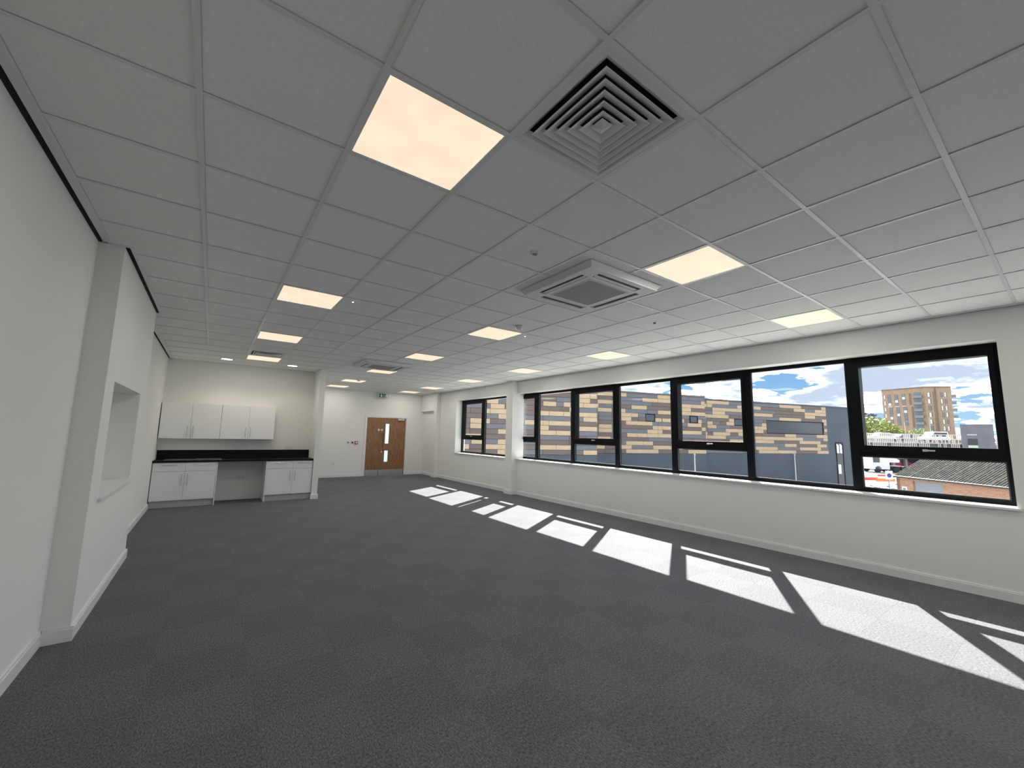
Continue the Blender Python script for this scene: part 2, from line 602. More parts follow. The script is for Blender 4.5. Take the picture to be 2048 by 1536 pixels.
for n, (a, x0, x1, y0, y1) in enumerate(cells):
    if n < 296 and a > 0:
        key = (round(x1 - x0, 3), round(y1 - y0, 3))
        if key not in ctm:
            ctm[key] = box(TG, key[0] - TG, TG, key[1] - TG, 0, TZ1 - TZ0).mesh('ceiling_tile', TILE)
        link('ceiling_tile', ctm[key], ceiling, (x0, y0, TZ0))
    else:
        rest.box(x0 + TG, x1 - TG, y0 + TG, y1 - TG, TZ0, TZ1)
if rest.v:
    tag(rest.build('ceiling_tile_field', TILE, ceiling), kind='stuff')
# T bars: a main bar per column line, a cross bar per row line
for i in range(-2, 11):
    x = 0.6 * i
    m = MB()
    y1 = YB if x > PX0 else YK
    if i == -2:
        spans = [(YF, YP0), (YP1, YK)]
    else:
        spans = [(YF, y1)]
    for (a, b) in spans:
        m.box(x - 0.012, x + 0.012, a, b, HC, HC + 0.0015)
        m.box(x - 0.004, x + 0.004, a, b, HC + 0.0015, HC + 0.034)
    m.build('main_bar', TRIMW, ceiling)
for j in range(-16, 22):
    y = 0.6 * j
    if y <= YF + 0.01:
        continue
    x0 = XCL if y < YK else PX1
    if YP0 < y < YP1:
        x0 = -1.075
    m = MB()
    spans = [(x0, XCR)]
    if PY0 < y < YK:
        spans = [(x0, PX0), (PX1, XCR)]
    for (a, b) in spans:
        m.box(a, b, y - 0.012, y + 0.012, HC + 0.0002, HC + 0.0014)
        m.box(a, b, y - 0.004, y + 0.004, HC + 0.0014, HC + 0.03)
    m.build('cross_bar', TRIMW, ceiling)
# perimeter angles, left standing off the wall with a dark shadow gap
def angle(n, boxes):
    m = MB()
    for b in boxes:
        m.box(*b)
    return struct(m.build('trim_%d' % n, TRIMW))
z0, z1 = HC - 0.001, HC + 0.024
angle(1, [(-1.236, -1.21, YF, YP0 - 0.012, z0, z1), (-1.242, -1.075, YP0 - 0.034, YP0 - 0.006, z0, z1), (-1.084, -1.060, YP0 - 0.02, YP1 + 0.02, z0, z1), (-1.245, -1.067, YP1 + 0.006, YP1 + 0.034, z0, z1), (-1.245, -1.21, YP1 + 0.02, YK, z0, z1)])
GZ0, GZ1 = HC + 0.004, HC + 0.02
gap = MB()  # black strips stand in for the shade inside the edge gap
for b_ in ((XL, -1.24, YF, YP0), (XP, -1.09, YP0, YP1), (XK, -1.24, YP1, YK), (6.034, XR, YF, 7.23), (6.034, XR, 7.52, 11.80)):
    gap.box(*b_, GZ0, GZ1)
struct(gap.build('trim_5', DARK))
angle(2, [(6.0, 6.036, YF, 7.21, z0, z1), (5.885, 6.036, 7.195, 7.22, z0, z1), (5.87, 5.893, 7.195, 7.545, z0, z1), (5.885, 6.036, 7.53, 7.555, z0, z1), (6.0, 6.036, 7.54, 11.78, z0, z1), (5.905, 6.036, 11.765, 11.79, z0, z1), (5.90, 5.923, 11.765, YB, z0, z1)])
angle(3, [(PX1, 5.93, YB - 0.026, YB - 0.001, z0, z1)])
angle(4, [(XK, PX0, YK - 0.026, YK - 0.001, z0, z1), (PX0 - 0.026, PX0 - 0.001, PY0, YK, z0, z1), (PX0 - 0.026, PX1 + 0.026, PY0 - 0.026, PY0 - 0.001, z0, z1), (PX1 + 0.001, PX1 + 0.026, PY0, YB, z0, z1)])

# ================================================================== windows: one ribbon of dark frames seen through two openings
MUL = [0.24, 1.525, 2.81, 4.095, 5.38, 6.67, 7.956, 9.24]
MW = 0.0475
Y_END0, Y_END1 = -1.045, 10.60
FX0, FX1 = XG, 6.355
def window(name, y0, y1, muls, bays):
    win = struct(link(name, None, None, (XG, 0.5 * (y0 + y1), SILL)))
    ox, oy, oz = XG, 0.5 * (y0 + y1), SILL
    def put(nm, m, mt, parent, bevel=0.0):
        for k, v in enumerate(m.v):
            m.v[k] = (v[0] - ox, v[1] - oy, v[2] - oz)
        o = m.build(nm, mt, None, bevel)
        o.parent = parent
        return o
    f = MB()
    f.box(FX0, FX1, y0, y1, SILL, 0.952)
    f.box(FX0, FX1, y0, y1, 2.567, HEAD)
    f.box(FX0, FX1, y0, y0 + 0.045, 0.952, 2.567)
    f.box(FX0, FX1, y1 - 0.045, y1, 0.952, 2.567)
    put('window_frame', f, FRAME, win)
    for c in muls:
        put('mullion', MB().box(FX0 - 0.012, FX1, c - MW, c + MW, 0.935, 2.585), FRAME, win, 0.004)
    for (a, b, opens) in bays:
        if not opens:
            put('pane', MB().box(6.312, 6.336, a - 0.01, b + 0.01, 0.945, 2.575), GLASS, win)
            put('glazing_bead', MB().ring('x', (a, b, 0.952, 2.567), (a + 0.012, b - 0.012, 0.964, 2.555), 6.295, 6.312), FRAMEL, win)
            continue
        put('transom', MB().box(FX0, FX1, a - 0.005, b + 0.005, 1.345, 1.41), FRAME, win, 0.003)
        put('pane', MB().box(6.312, 6.336, a - 0.01, b + 0.01, 0.945, 1.35), GLASS, win)
        put('glazing_bead', MB().ring('x', (a, b, 0.952, 1.345), (a + 0.012, b - 0.012, 0.964, 1.333), 6.295, 6.312), FRAMEL, win)
        s = put('sash', MB().ring('x', (a - 0.004, b + 0.004, 1.40, 2.57), (a + 0.046, b - 0.046, 1.48, 2.48), 6.262, 6.40), FRAME, win, 0.004)
        put('pane', MB().box(6.312, 6.336, a + 0.04, b - 0.04, 1.472, 2.488), GLASS, s)
        c = 0.5 * (a + b)
        h = MB()
        h.box(6.243, 6.262, c - 0.022, c + 0.022, 1.425, 1.453)
        h.box(6.226, 6.243, c - 0.085, c + 0.02, 1.430, 1.448)
        put('handle', h, CHROME, s, 0.003)
    return win
bays = []
edges = [Y_END0 + 0.045] + [v for c in MUL for v in (c - MW, c + MW)] + [Y_END1 - 0.045]
for k in range(9):
    bays.append((edges[2 * k], edges[2 * k + 1], k in (0, 2, 4, 6, 8)))
window_1 = window('window_1', Y_END0, 7.956, MUL[:6], bays[:7])
window_2 = window('window_2', 7.956, Y_END1, MUL[7:], bays[7:])
bays3 = [(-8.42 + 1.304 * k + (0.045 if k == 0 else MW), -8.42 + 1.304 * (k + 1) - (0.045 if k == 4 else MW), k % 2 == 0) for k in range(5)]
window_added = window('window_added', -8.42, -1.90, [-8.42 + 1.304 * k for k in range(1, 5)], bays3)  # unseen window added behind the camera to let in more light
for wnd, a, b in ((window_added, -8.45, -1.87), (window_1, -1.075, 7.23), (window_2, 7.52, 10.635)):
    o = box(6.028, XG + 0.004, a, b, SILL - 0.025, SILL).build('window_sill', SKIRT, None, 0.004)
    o.parent = wnd
    o.location = -Vector(wnd.location)

# ================================================================== door
door = struct(link('door_1', None, None, (4.65, YB, 0)))
DLX, DLY = 4.65, YB
def dpart(nm, m, mt, parent, bevel=0.0):
    for k, v in enumerate(m.v):
        m.v[k] = (v[0] - DLX, v[1] - DLY, v[2])
    o = m.build(nm, mt, None, bevel)
    o.parent = parent
    return o
f = MB()
f.box(3.86, 3.925, YB - 0.018, YB, 0, 2.10)
f.box(5.37, 5.435, YB - 0.018, YB, 0, 2.10)
f.box(3.925, 5.37, YB - 0.018, YB, 2.035, 2.10)
f.box(3.925, 3.945, YB - 0.005, YB + 0.10, 0, 2.035)
f.box(5.352, 5.37, YB - 0.005, YB + 0.10, 0, 2.035)
f.box(3.945, 5.352, YB - 0.005, YB + 0.10, 2.022, 2.035)
dpart('door_frame', f, SKIRT, door, 0.002)
y0, y1 = YB + 0.004, YB + 0.048
def leaf(x0, x1, holes):
    m = MB()
    zs = [0.008, 2.018]
    if holes:
        hx0, hx1 = holes[0][:2]
        m.box(x0, hx0, y0, y1, *zs)
        m.box(hx1, x1, y0, y1, *zs)
        zz = [zs[0]] + [z for h in holes for z in h[2:]] + [zs[1]]
        for k in range(0, len(zz), 2):
            m.box(hx0, hx1, y0, y1, zz[k], zz[k + 1])
    else:
        m.box(x0, x1, y0, y1, *zs)
    return dpart('door_leaf', m, OAK, door)
l1 = leaf(3.948, 4.4135, None)
l2 = leaf(4.4165, 5.349, [(4.60, 4.745, 0.468, 0.866), (4.60, 4.745, 1.107, 1.812)])
for (z0, z1) in ((0.468, 0.866), (1.107, 1.812)):
    dpart('vision_frame', MB().ring('y', (4.59, 4.755, z0 - 0.01, z1 + 0.01), (4.603, 4.742, z0 + 0.003, z1 - 0.003), y0 - 0.006, y0 + 0.02), mat('oak_bead', (0.16, 0.07, 0.03), 0.5), l2)
    dpart('vision_pane', MB().box(4.60, 4.745, y0 + 0.02, y0 + 0.026, z0, z1), GLASS, l2)
for lf, a, b in ((l1, 3.962, 4.404), (l2, 4.428, 5.32)):
    dpart('kick_plate', MB().box(a, b, y0 - 0.003, y0, 0.012, 0.205), STEEL, lf)
h = MB()
h.tube((4.51, y0 - 0.06, 0.985), (4.51, y0 - 0.06, 1.49), 0.011)
h.tube((4.51, y0 - 0.06, 1.01), (4.51, y0, 1.01), 0.009)
h.tube((4.51, y0 - 0.06, 1.465), (4.51, y0, 1.465), 0.009)
dpart('pull_handle', h, mat('antique_steel', (0.12, 0.10, 0.09), 0.35, 1.0), l2)
dpart('lock_cylinder', MB().tube((4.50, y0 - 0.012, 0.82), (4.50, y0, 0.82), 0.026, 16), CHROME, l2)
dpart('door_disc', MB().tube((4.365, y0 - 0.003, 1.59), (4.365, y0, 1.59), 0.038, 20), PLASTIC, l1)
dpart('door_disc', MB().tube((4.475, y0 - 0.003, 1.59), (4.475, y0, 1.59), 0.038, 20), PLASTIC, l2)
c = MB()
c.box(5.03, 5.27, y0 - 0.055, y0, 1.945, 2.005)
dpart('door_closer', c, STEEL, l2, 0.006)
c = MB()
c.box(5.10, 5.13, y0 - 0.05, y0 - 0.02, 2.005, 2.03)
c.box(5.04, 5.13, y0 - 0.05, y0 - 0.03, 2.028, 2.04)
dpart('closer_arm', c, STEEL, l2)
for z in (0.25, 1.0, 1.78):
    dpart('hinge', MB().tube((5.351, y0 - 0.008, z), (5.351, y0 - 0.008, z + 0.10), 0.008, 8), STEEL, l2)

# ================================================================== ceiling fittings
def make_light():
    t = thing('ceiling_light', 'x', 'light')
    MB().ring('z', (-0.293, 0.293, -0.293, 0.293), (-0.278, 0.278, -0.278, 0.278), 0.001, 0.012).build('light_frame', TRIMW, t)
    box(-0.279, 0.279, -0.279, 0.279, 0.0045, 0.010).build('diffuser', DIFF, t)
    l = bpy.data.lights.new('panel_lamp', 'AREA')
    l.shape, l.size, l.energy, l.color = 'SQUARE', 0.55, LAMP_POWER, (1.0, 0.96, 0.90)
    link('lamp', l, t, (0, 0, 0.003))
    return t
def light_label(c, r):
    if r < 0:
        return 'square glowing ceiling panel added in the unseen part of the room'
    if c == 0:
        return {0: 'square glowing ceiling panel touching the corner of the large square air diffuser',
                5: 'square glowing ceiling panel with a tiny bright dot in the tile beside it',
                9: 'square glowing ceiling panel next before the vent over the kitchen',
                13: 'square glowing ceiling panel between the kitchen vent and the two round downlights'}[r]
    if c == 4:
        return {0: 'square glowing ceiling panel at the corner of the air conditioning cassette by the diffuser',
                5: 'square glowing ceiling panel with a smoke detector at its corner, in mid ceiling',
                9: 'square glowing ceiling panel just before the far air conditioning cassette',
                13: 'square glowing ceiling panel behind the far air conditioning cassette',
                17: 'square glowing ceiling panel with a smoke detector hanging in front of it near the partition',
                20: 'square glowing ceiling panel left of the exit sign close to the door wall'}[r]
    return {0: 'square glowing ceiling panel by the window wall above the panes showing the brick tower',
            5: 'square glowing ceiling panel by the window wall, first before the column',
            9: 'square glowing ceiling panel by the window wall right at the column between the windows',
            13: 'square glowing ceiling panel by the wall in front of the small far window',
            17: 'square glowing ceiling panel with a round white sensor beside it near the far bay',
            20: 'square glowing ceiling panel right of the exit sign in the far corner'}[r]
lt = make_light()
for n, (c, r) in enumerate(LIGHTS):
    o = lt if n == 0 else copy_tree(lt)
    o.location = (0.6 * c + 0.3, 0.6 * r + 0.3, HC)
    tag(o, light_label(c, r), 'light', 'added ceiling panels in the unseen part of the room' if r < 0 else 'ceiling panels along the window wall' if c == 8 else 'recessed square ceiling panels')

def make_vent():
    t = thing('air_diffuser', 'x', 'vent')
    MB().ring('z', (-0.292, 0.292, -0.292, 0.292), (-0.262, 0.262, -0.262, 0.262), 0.0015, 0.008).build('diffuser_frame', ACW, t)
    def frus(name, b0, z0, b1, z1, mt, th=0.004):
        m = MB()
        def ring(a, z):
            return [(-a, -a, z), (a, -a, z), (a, a, z), (-a, a, z)]
        o0, o1, i0, i1 = ring(b0, z0), ring(b1, z1), ring(b0 - th, z0), ring(b1 - th, z1)
        for k in range(4):
            l = (k + 1) % 4
            m.face([o0[k], o0[l], o1[l], o1[k]])
            m.face([i0[l], i0[k], i1[k], i1[l]])
            m.face([o0[l], o0[k], i0[k], i0[l]])
            m.face([o1[k], o1[l], i1[l], i1[k]])
        return m.build(name, mt, t)
    frus('outer_cone', 0.263, 0.002, 0.240, 0.020, ACW)
    for b in (0.230, 0.191, 0.152, 0.113, 0.074):
        frus('louvre', b, -0.004, b - 0.040, 0.019, ACW)
    m = MB()
    a, z = 0.036, 0.004
    rr = [(-a, -a, z), (a, -a, z), (a, a, z), (-a, a, z)]
    m.face(rr)
    for k in range(4):
        m.face([rr[(k + 1) % 4], rr[k], (0, 0, -0.012)])
    m.build('centre_pyramid', ACW, t)
    m = MB()
    m.box(-0.27, 0.27, -0.27, 0.27, 0.11, 0.12)
    for (x0, x1, y0, y1) in ((-0.27, -0.262, -0.27, 0.27), (0.262, 0.27, -0.27, 0.27), (-0.27, 0.27, -0.27, -0.262), (-0.27, 0.27, 0.262, 0.27)):
        m.box(x0, x1, y0, y1, 0.009, 0.11)
    m.build('plenum_box', DARK, t)
    return t
v1 = make_vent()
v2 = copy_tree(v1)
v1.location = (0.9, -0.3, HC)
v2.location = (0.3, 7.5, HC)
tag(v1, 'large white square four-way air diffuser with nested louvres beside a glowing panel', 'vent', 'square air diffusers')
tag(v2, 'white louvred air diffuser in the ceiling over the kitchen', 'vent', 'square air diffusers')

def make_cassette():
    t = thing('ceiling_cassette', 'x', 'air conditioner')
    m = MB()
    a, b = 0.475, 0.445
    # body with a bevelled rim, bottom face open for slots -> built as ring pieces
    zt, zb = 0.0, -0.050
    m.hexa([(-b, -b, zb + 0.012), (b, -b, zb + 0.012), (b, b, zb + 0.012), (-b, b, zb + 0.012), (-a, -a, zt), (a, -a, zt), (a, a, zt), (-a, a, zt)])
    m.build('casing', ACW, t, 0.004)
    # facia: frame with four slots
    m = MB()
    so, si = 0.388, 0.310
    L = 0.285
    m.ring('z', (-b, b, -b, b), (-so, so, -so, so), zb, zb + 0.012)
    m.ring('z', (-si, si, -si, si), (-0.258, 0.258, -0.258, 0.258), zb, zb + 0.012)
    for (sx, sy) in ((1, 1), (1, -1), (-1, 1), (-1, -1)):
        xs = sorted((sx * L, sx * so))
        ys = sorted((sy * si, sy * so))
        m.box(xs[0], xs[1], ys[0], ys[1], zb, zb + 0.012)
        xs = sorted((sx * si, sx * so))
        ys = sorted((sy * L, sy * si))
        m.box(xs[0], xs[1], ys[0], ys[1], zb, zb + 0.012)
    m.build('facia', ACW, t)
    m = MB()
    m.ring('z', (-so, so, -so, so), (-si, si, -si, si), zb + 0.010, zb + 0.0118)
    m.build('slot_back', BLACKP, t)
    for k in range(4):
        f = MB()
        p = [(-L + 0.01, 0.316, zb + 0.0005), (L - 0.01, 0.316, zb + 0.0005), (L - 0.01, 0.346, zb + 0.0055), (-L + 0.01, 0.346, zb + 0.0055)]
        f.hexa(p + [(x, y, z + 0.0025) for (x, y, z) in p])
        ca, sa = math.cos(k * PI / 2), math.sin(k * PI / 2)
        f.v = [(x * ca - y * sa, x * sa + y * ca, z) for (x, y, z) in f.v]
        f.build('air_flap', ACW, t)
    m = MB()
    m.ring('z', (-0.262, 0.262, -0.262, 0.262), (-0.25, 0.25, -0.25, 0.25), zb - 0.004, zb + 0.006)
    m.build('grille_rim', ACW, t)
    g = box(-0.25, 0.25, -0.25, 0.25, zb - 0.001, zb + 0.008).build('intake_grille', ACG, t)
    for k in range(15):
        y = -0.234 + 0.0335 * k
        box(-0.248, 0.248, y - 0.006, y + 0.006, zb - 0.003, zb - 0.001).build('grille_bar', mat('grille_bar', (0.42, 0.42, 0.41), 0.6), g)
    return t
c1 = make_cassette()
c2 = copy_tree(c1)
c1.location = (2.39, 1.19, HC)
c2.location = (2.38, 7.14, HC)
tag(c1, 'white ceiling air conditioning cassette with grey grille, beside a glowing panel and a round sensor', 'air conditioner', 'ceiling cassettes')
tag(c2, 'white ceiling air conditioning cassette with grey grille, close to the kitchen partition', 'air conditioner', 'ceiling cassettes')

def smoke(x, y, label):
    t = thing('smoke_detector', label, 'detector', (x, y, HC), 0, 'smoke detectors')
    MB().lathe([(0.052, 0.0), (0.054, -0.012), (0.050, -0.022)], n=24).build('base', PLASTIC, t)
    MB().lathe([(0.040, -0.022), (0.043, -0.034), (0.038, -0.052), (0.026, -0.058)], n=24).build('chamber', PLASTIC, t)
    MB().lathe([(0.0405, -0.024), (0.0405, -0.031)], n=24).build('vent_ring', PLASTICG, t)
    MB().lathe([(0.012, -0.058), (0.008, -0.066)], n=12).build('led_cap', PLASTIC, t)
    return t
smoke(2.72, 2.74, 'white smoke detector hanging at the corner of a mid-ceiling light panel')
smoke(2.69, 9.95, 'white smoke detector hanging in front of a far light panel near the partition')
def disc(name, x, y, r, h, mt, label, cat, inner=None):
    t = thing(name, label, cat, (x, y, TZ0))
    MB().lathe([(r, 0), (r * 0.96, -h * 0.5), (r * 0.7, -h)], n=20).build('rim', mt, t)
    MB().lathe([(r * 0.55, -h), (r * 0.4, -h * 1.5)], n=16).build('lens', inner or PLASTICG, t)
    return t
disc('presence_sensor', 1.50, 0.92, 0.038, 0.012, PLASTIC, 'small white round presence sensor in a tile beside the air conditioning cassette', 'sensor')
disc('ceiling_sensor', 3.905, 1.52, 0.018, 0.012, PLASTICG, 'tiny dark ceiling sensor between the cassette and the window wall', 'sensor')
LEDE = mat('indicator_led', (0.9, 0.95, 0.9), 0.4, emit=((0.9, 1.0, 0.95), 3.0))
disc('emergency_led', 3.116, 3.13, 0.016, 0.006, PLASTIC, 'tiny bright emergency light dot by the smoke detector panel', 'light', LEDE)
disc('emergency_led', 0.707, 3.12, 0.016, 0.006, PLASTIC, 'tiny bright emergency light dot two panels before the kitchen', 'light', LEDE)
disc('ceiling_sensor', 5.46, 11.1, 0.045, 0.02, PLASTIC, 'white round sensor on the ceiling near the far corner column', 'sensor', PLASTIC)

def downlight(x, y, label):
    t = thing('downlight', label, 'light', (x, y, TZ0), 0, 'round kitchen downlights')
    MB().lathe([(0.115, 0), (0.118, -0.006), (0.100, -0.009), (0.095, -0.001)], n=32).build('rim', PLASTIC, t)
    MB().lathe([(0.097, -0.004), (0.090, -0.006)], n=32).build('lens', LEDM, t)
    l = bpy.data.lights.new('downlight_lamp', 'SPOT')
    l.energy, l.spot_size, l.spot_blend, l.shadow_soft_size, l.color = 4.5, math.radians(125), 0.6, 0.08, (1.0, 0.86, 0.68)
    link('lamp', l, t, (0, 0, -0.02))
downlight(-0.30, 8.70, 'round glowing downlight over the left base cabinet')
downlight(0.90, 8.70, 'round glowing downlight over the right base cabinet near the partition')

# exit sign, hung from the ceiling by the door wall
ex = thing('exit_sign', 'green and white emergency exit sign hanging above the oak door', 'sign', (4.42, 12.99, 2.715))
box(-0.18, 0.18, -0.014, 0.014, 0, 0.165).build('sign_body', SIGNW, ex, 0.003)
box(-0.166, -0.005, -0.0165, -0.0142, 0.014, 0.151).build('arrow_panel', GREEN, ex)
box(0.005, 0.166, -0.0165, -0.0142, 0.014, 0.151).build('figure_panel', GREEN, ex)
def flat(name, polys, mt, parent, y):
    m = MB()
    for p in polys:
        k = len(m.v)
        n = len(p)
        m.v += [(x, y, z) for x, z in p] + [(x, y + 0.002, z) for x, z in p]
        m.f.append(tuple(range(k, k + n)))
        m.f.append(tuple(range(k + 2 * n - 1, k + n - 1, -1)))
        for i in range(n):
            j = (i + 1) % n
            m.f.append((k + i, k + j, k + n + j, k + n + i))
        m.m += [0] * (n + 2)
    return m.build(name, mt, parent)
flat('arrow', [[(-0.10, 0.136), (-0.07, 0.136), (-0.07, 0.078), (-0.10, 0.078)], [(-0.142, 0.082), (-0.028, 0.082), (-0.085, 0.026)]], SIGNW, ex, -0.0182)
flat('doorway', [[(0.085, 0.022), (0.152, 0.022), (0.152, 0.140), (0.085, 0.140)]], SIGNW, ex, -0.0182)
flat('running_figure', [[(0.062 + 0.012 * math.cos(t * PI / 4), 0.122 + 0.012 * math.sin(t * PI / 4)) for t in range(8)]], SIGNW, ex, -0.0186)
flat('running_figure', [[(0.062, 0.108), (0.084, 0.104), (0.078, 0.068), (0.058, 0.070)], [(0.058, 0.072), (0.072, 0.072), (0.054, 0.046), (0.030, 0.040), (0.028, 0.050), (0.046, 0.056)],
                        [(0.064, 0.072), (0.080, 0.070), (0.078, 0.026), (0.066, 0.026)], [(0.060, 0.108), (0.064, 0.098), (0.040, 0.080), (0.034, 0.088)]], SIGNW, ex, -0.0186)
flat('running_figure', [[(0.086, 0.104), (0.110, 0.082), (0.104, 0.074), (0.082, 0.092)], [(0.086, 0.070), (0.092, 0.026), (0.104, 0.026), (0.098, 0.072)]], GREEN, ex, -0.0186)
box(-0.012, 0.012, -0.010, 0.010, 0.165, 0.217).build('hanger', SIGNW, ex)

# ================================================================== wall accessories
def socket(name, label, x0, x1, z0, z1, y, holes, group=None, cat='socket', mt=PLASTIC):
    t = thing(name, label, cat, (0.5 * (x0 + x1), y, z0), 0, group)
    w_, h_ = x1 - x0, z1 - z0
    box(-w_ / 2, w_ / 2, -0.009, 0, 0, h_).build('face_plate', mt, t, 0.002)
    for (cx, rock) in holes:
        box(cx - 0.012, cx + 0.012, -0.012, -0.009, h_ * 0.60, h_ * 0.86).build('switch', PLASTIC, t, 0.001)
        if rock:
            m = MB()
            m.box(cx - 0.003, cx + 0.003, -0.0095, -0.0088, h_ * 0.42, h_ * 0.52)
            m.box(cx - 0.015, cx - 0.009, -0.0095, -0.0088, h_ * 0.18, h_ * 0.24)
            m.box(cx + 0.009, cx + 0.015, -0.0095, -0.0088, h_ * 0.18, h_ * 0.24)
            m.build('pin_slots', BLACKP, t)
    return t
socket('wall_socket', 'white double socket above the black upstand under the wall cabinets', -0.012, 0.138, 1.075, 1.155, YK, [(-0.035, 1), (0.035, 1)])
socket('fused_switch', 'white single switch plate beside the double socket over the upstand', 0.165, 0.251, 1.072, 1.152, YK, [(0, 0)], cat='switch')
socket('wall_socket', 'white double socket over the upstand right of the wall cabinets', 0.99, 1.14, 1.072, 1.150, YK, [(-0.035, 1), (0.035, 1)])
socket('wall_socket', 'white double socket low on the wall in the gap between the base cabinets', 0.10, 0.25, 0.43, 0.515, YK, [(-0.035, 1), (0.035, 1)])
socket('wall_socket', 'white single socket low on the wall between partition and oak door', 2.875, 2.96, 0.405, 0.49, YB, [(0, 1)])
t = socket('light_switch', 'white light switch plate, the one of three farthest from the oak door', 3.295, 3.395, 1.09, 1.19, YB, [(-0.02, 0), (0.02, 0)], cat='switch')
MB().tube((0, -0.018, 0.05), (0, -0.009, 0.05), 0.022, 16).build('key_switch', BLACKP, t)
t = thing('door_release_button', 'white door release plate with black button between light switch and red call point', 'switch', (3.485, YB, 1.09))
box(-0.05, 0.05, -0.012, 0, 0, 0.10).build('face_plate', PLASTIC, t, 0.002)
MB().lathe([(0.030, 0), (0.026, 0.008)], n=20).build('button', BLACKP, t).matrix_local = Matrix.Translation((0, -0.012, 0.052)) @ Matrix.Rotation(PI / 2, 4, 'X')
t = thing('fire_call_point', 'red fire call point with white window on the wall beside the oak door', 'alarm', (3.612, YB, 1.088))
box(-0.05, 0.05, -0.045, 0, 0, 0.10).build('housing', REDP, t, 0.005)
box(-0.032, 0.032, -0.048, -0.045, 0.024, 0.076).build('break_window', SIGNW, t)

# ================================================================== kitchenette
BY = 8.80
def handle(parent, p, q, off):
    m = MB()
    p, q, off = Vector(p), Vector(q), Vector(off)
    m.tube(p + off, q + off, 0.006, 10)
    d = (q - p) * 0.14
    m.tube(p + d, p + d + off, 0.005, 8)
    m.tube(q - d, q - d + off, 0.005, 8)
    return m.build('handle', STEEL, parent)
def base_unit(label, x0, xs, x1, panel_side):
    t = thing('base_cabinet', label, 'cabinet', (x0, BY, 0), 0)
    ox = x0
    W = x1 - x0
    box(0.002, W - 0.002, 0.021, 0.58, 0.135, 0.848).build('carcass', LAM, t)
    box(0.004, W - 0.004, 0.055, 0.070, 0.0, 0.133).build('plinth', PLINTH, t)
    for k, (a, b) in enumerate(((0.002, xs - ox - 0.0015), (xs - ox + 0.0015, W - 0.002))):
        d = box(a, b, 0, 0.019, 0.138, 0.679).build('door', LAM, t, 0.0015)
        hx = b - 0.045 if k == 0 else a + 0.045
        handle(d, (hx, 0, 0.415), (hx, 0, 0.632), (0, -0.03, 0))
        dr = box(a, b, 0, 0.019, 0.684, 0.838).build('drawer', LAM, t, 0.0015)
        c = 0.5 * (a + b)
        handle(dr, (c - 0.115, 0, 0.803), (c + 0.115, 0, 0.803), (0, -0.03, 0))
    pw = 0.018
    a = W + 0.001 if panel_side > 0 else -pw - 0.001
    box(a, a + pw, -0.003, 0.60, 0.0, 0.848).build('end_panel', LAM, t)
    return t
base_unit('white base cabinet with two doors and two drawers in the corner under the sink', -1.262, -0.770, -0.278, 1)
base_unit('white base cabinet with two doors and two drawers against the partition', 0.603, 1.098, 1.492, -1)
def wall_unit(label, x0, xs, x1):
    t = thing('wall_cabinet', label, 'cabinet', (x0, 9.10, 1.30), 0)
    W = x1 - x0
    box(0.0, W, 0.021, YK - 9.10, 0, 0.715).build('carcass', LAM, t)
    for k, (a, b) in enumerate(((0.002, xs - x0 - 0.0015), (xs - x0 + 0.0015, W - 0.002))):
        d = box(a, b, 0, 0.019, 0.003, 0.712).build('door', LAM, t, 0.0015)
        hx = b - 0.045 if k == 0 else a + 0.040
        handle(d, (hx, 0, 0.040), (hx, 0, 0.255), (0, -0.03, 0))
    return t
wall_unit('white two-door wall cabinet in the corner above the sink', -1.258, -0.772, -0.281)
wall_unit('white two-door wall cabinet beside the bare wall, above the gap in the base cabinets', -0.279, 0.213, 0.702)
wt = tag(box(-1.27, 1.498, BY - 0.022, YK - 0.002, 0.850, 0.886).build('worktop', BLACKTOP, None, 0.003), 'black laminate worktop running over both white base cabinets', 'worktop')
tag(box(-1.27, 1.498, YK - 0.018, YK - 0.001, 0.887, 1.062).build('upstand', BLACKTOP), 'black upstand strip along the wall behind the worktop', 'splashback')
sk = thing('sink', 'stainless steel inset sink with drainer in the black worktop', 'sink', (-0.66, 9.09, 0.886))
MB().ring('z', (-0.46, 0.46, -0.235, 0.235), (0.03, 0.42, -0.19, 0.19), 0.0005, 0.006).build('rim', STEEL, sk, 0.002)
m = MB()
m.ring('z', (0.03, 0.42, -0.19, 0.19), (0.034, 0.416, -0.186, 0.186), 0.0008, 0.005)
m.build('bowl_edge', STEEL, sk)
box(0.034, 0.416, -0.186, 0.186, 0.0004, 0.0015).build('bowl', mat('sink_bowl', (0.25, 0.25, 0.25), 0.35, 1.0), sk)
for k in range(7):
    x = -0.40 + 0.055 * k
    box(x, x + 0.018, -0.19, 0.19, 0.006, 0.009).build('drainer_rib', STEEL, sk)

# ================================================================== outdoors
GZ = -3.1
GRAV = mat('pale_concrete_yard', (0.34, 0.335, 0.325), 0.9, noise=(0.8, 0.25), bump=(30, 0.2))
g = tag(box(6.5, 600, -300, 400, GZ - 0.3, GZ).build('ground', GRAV), kind='structure')

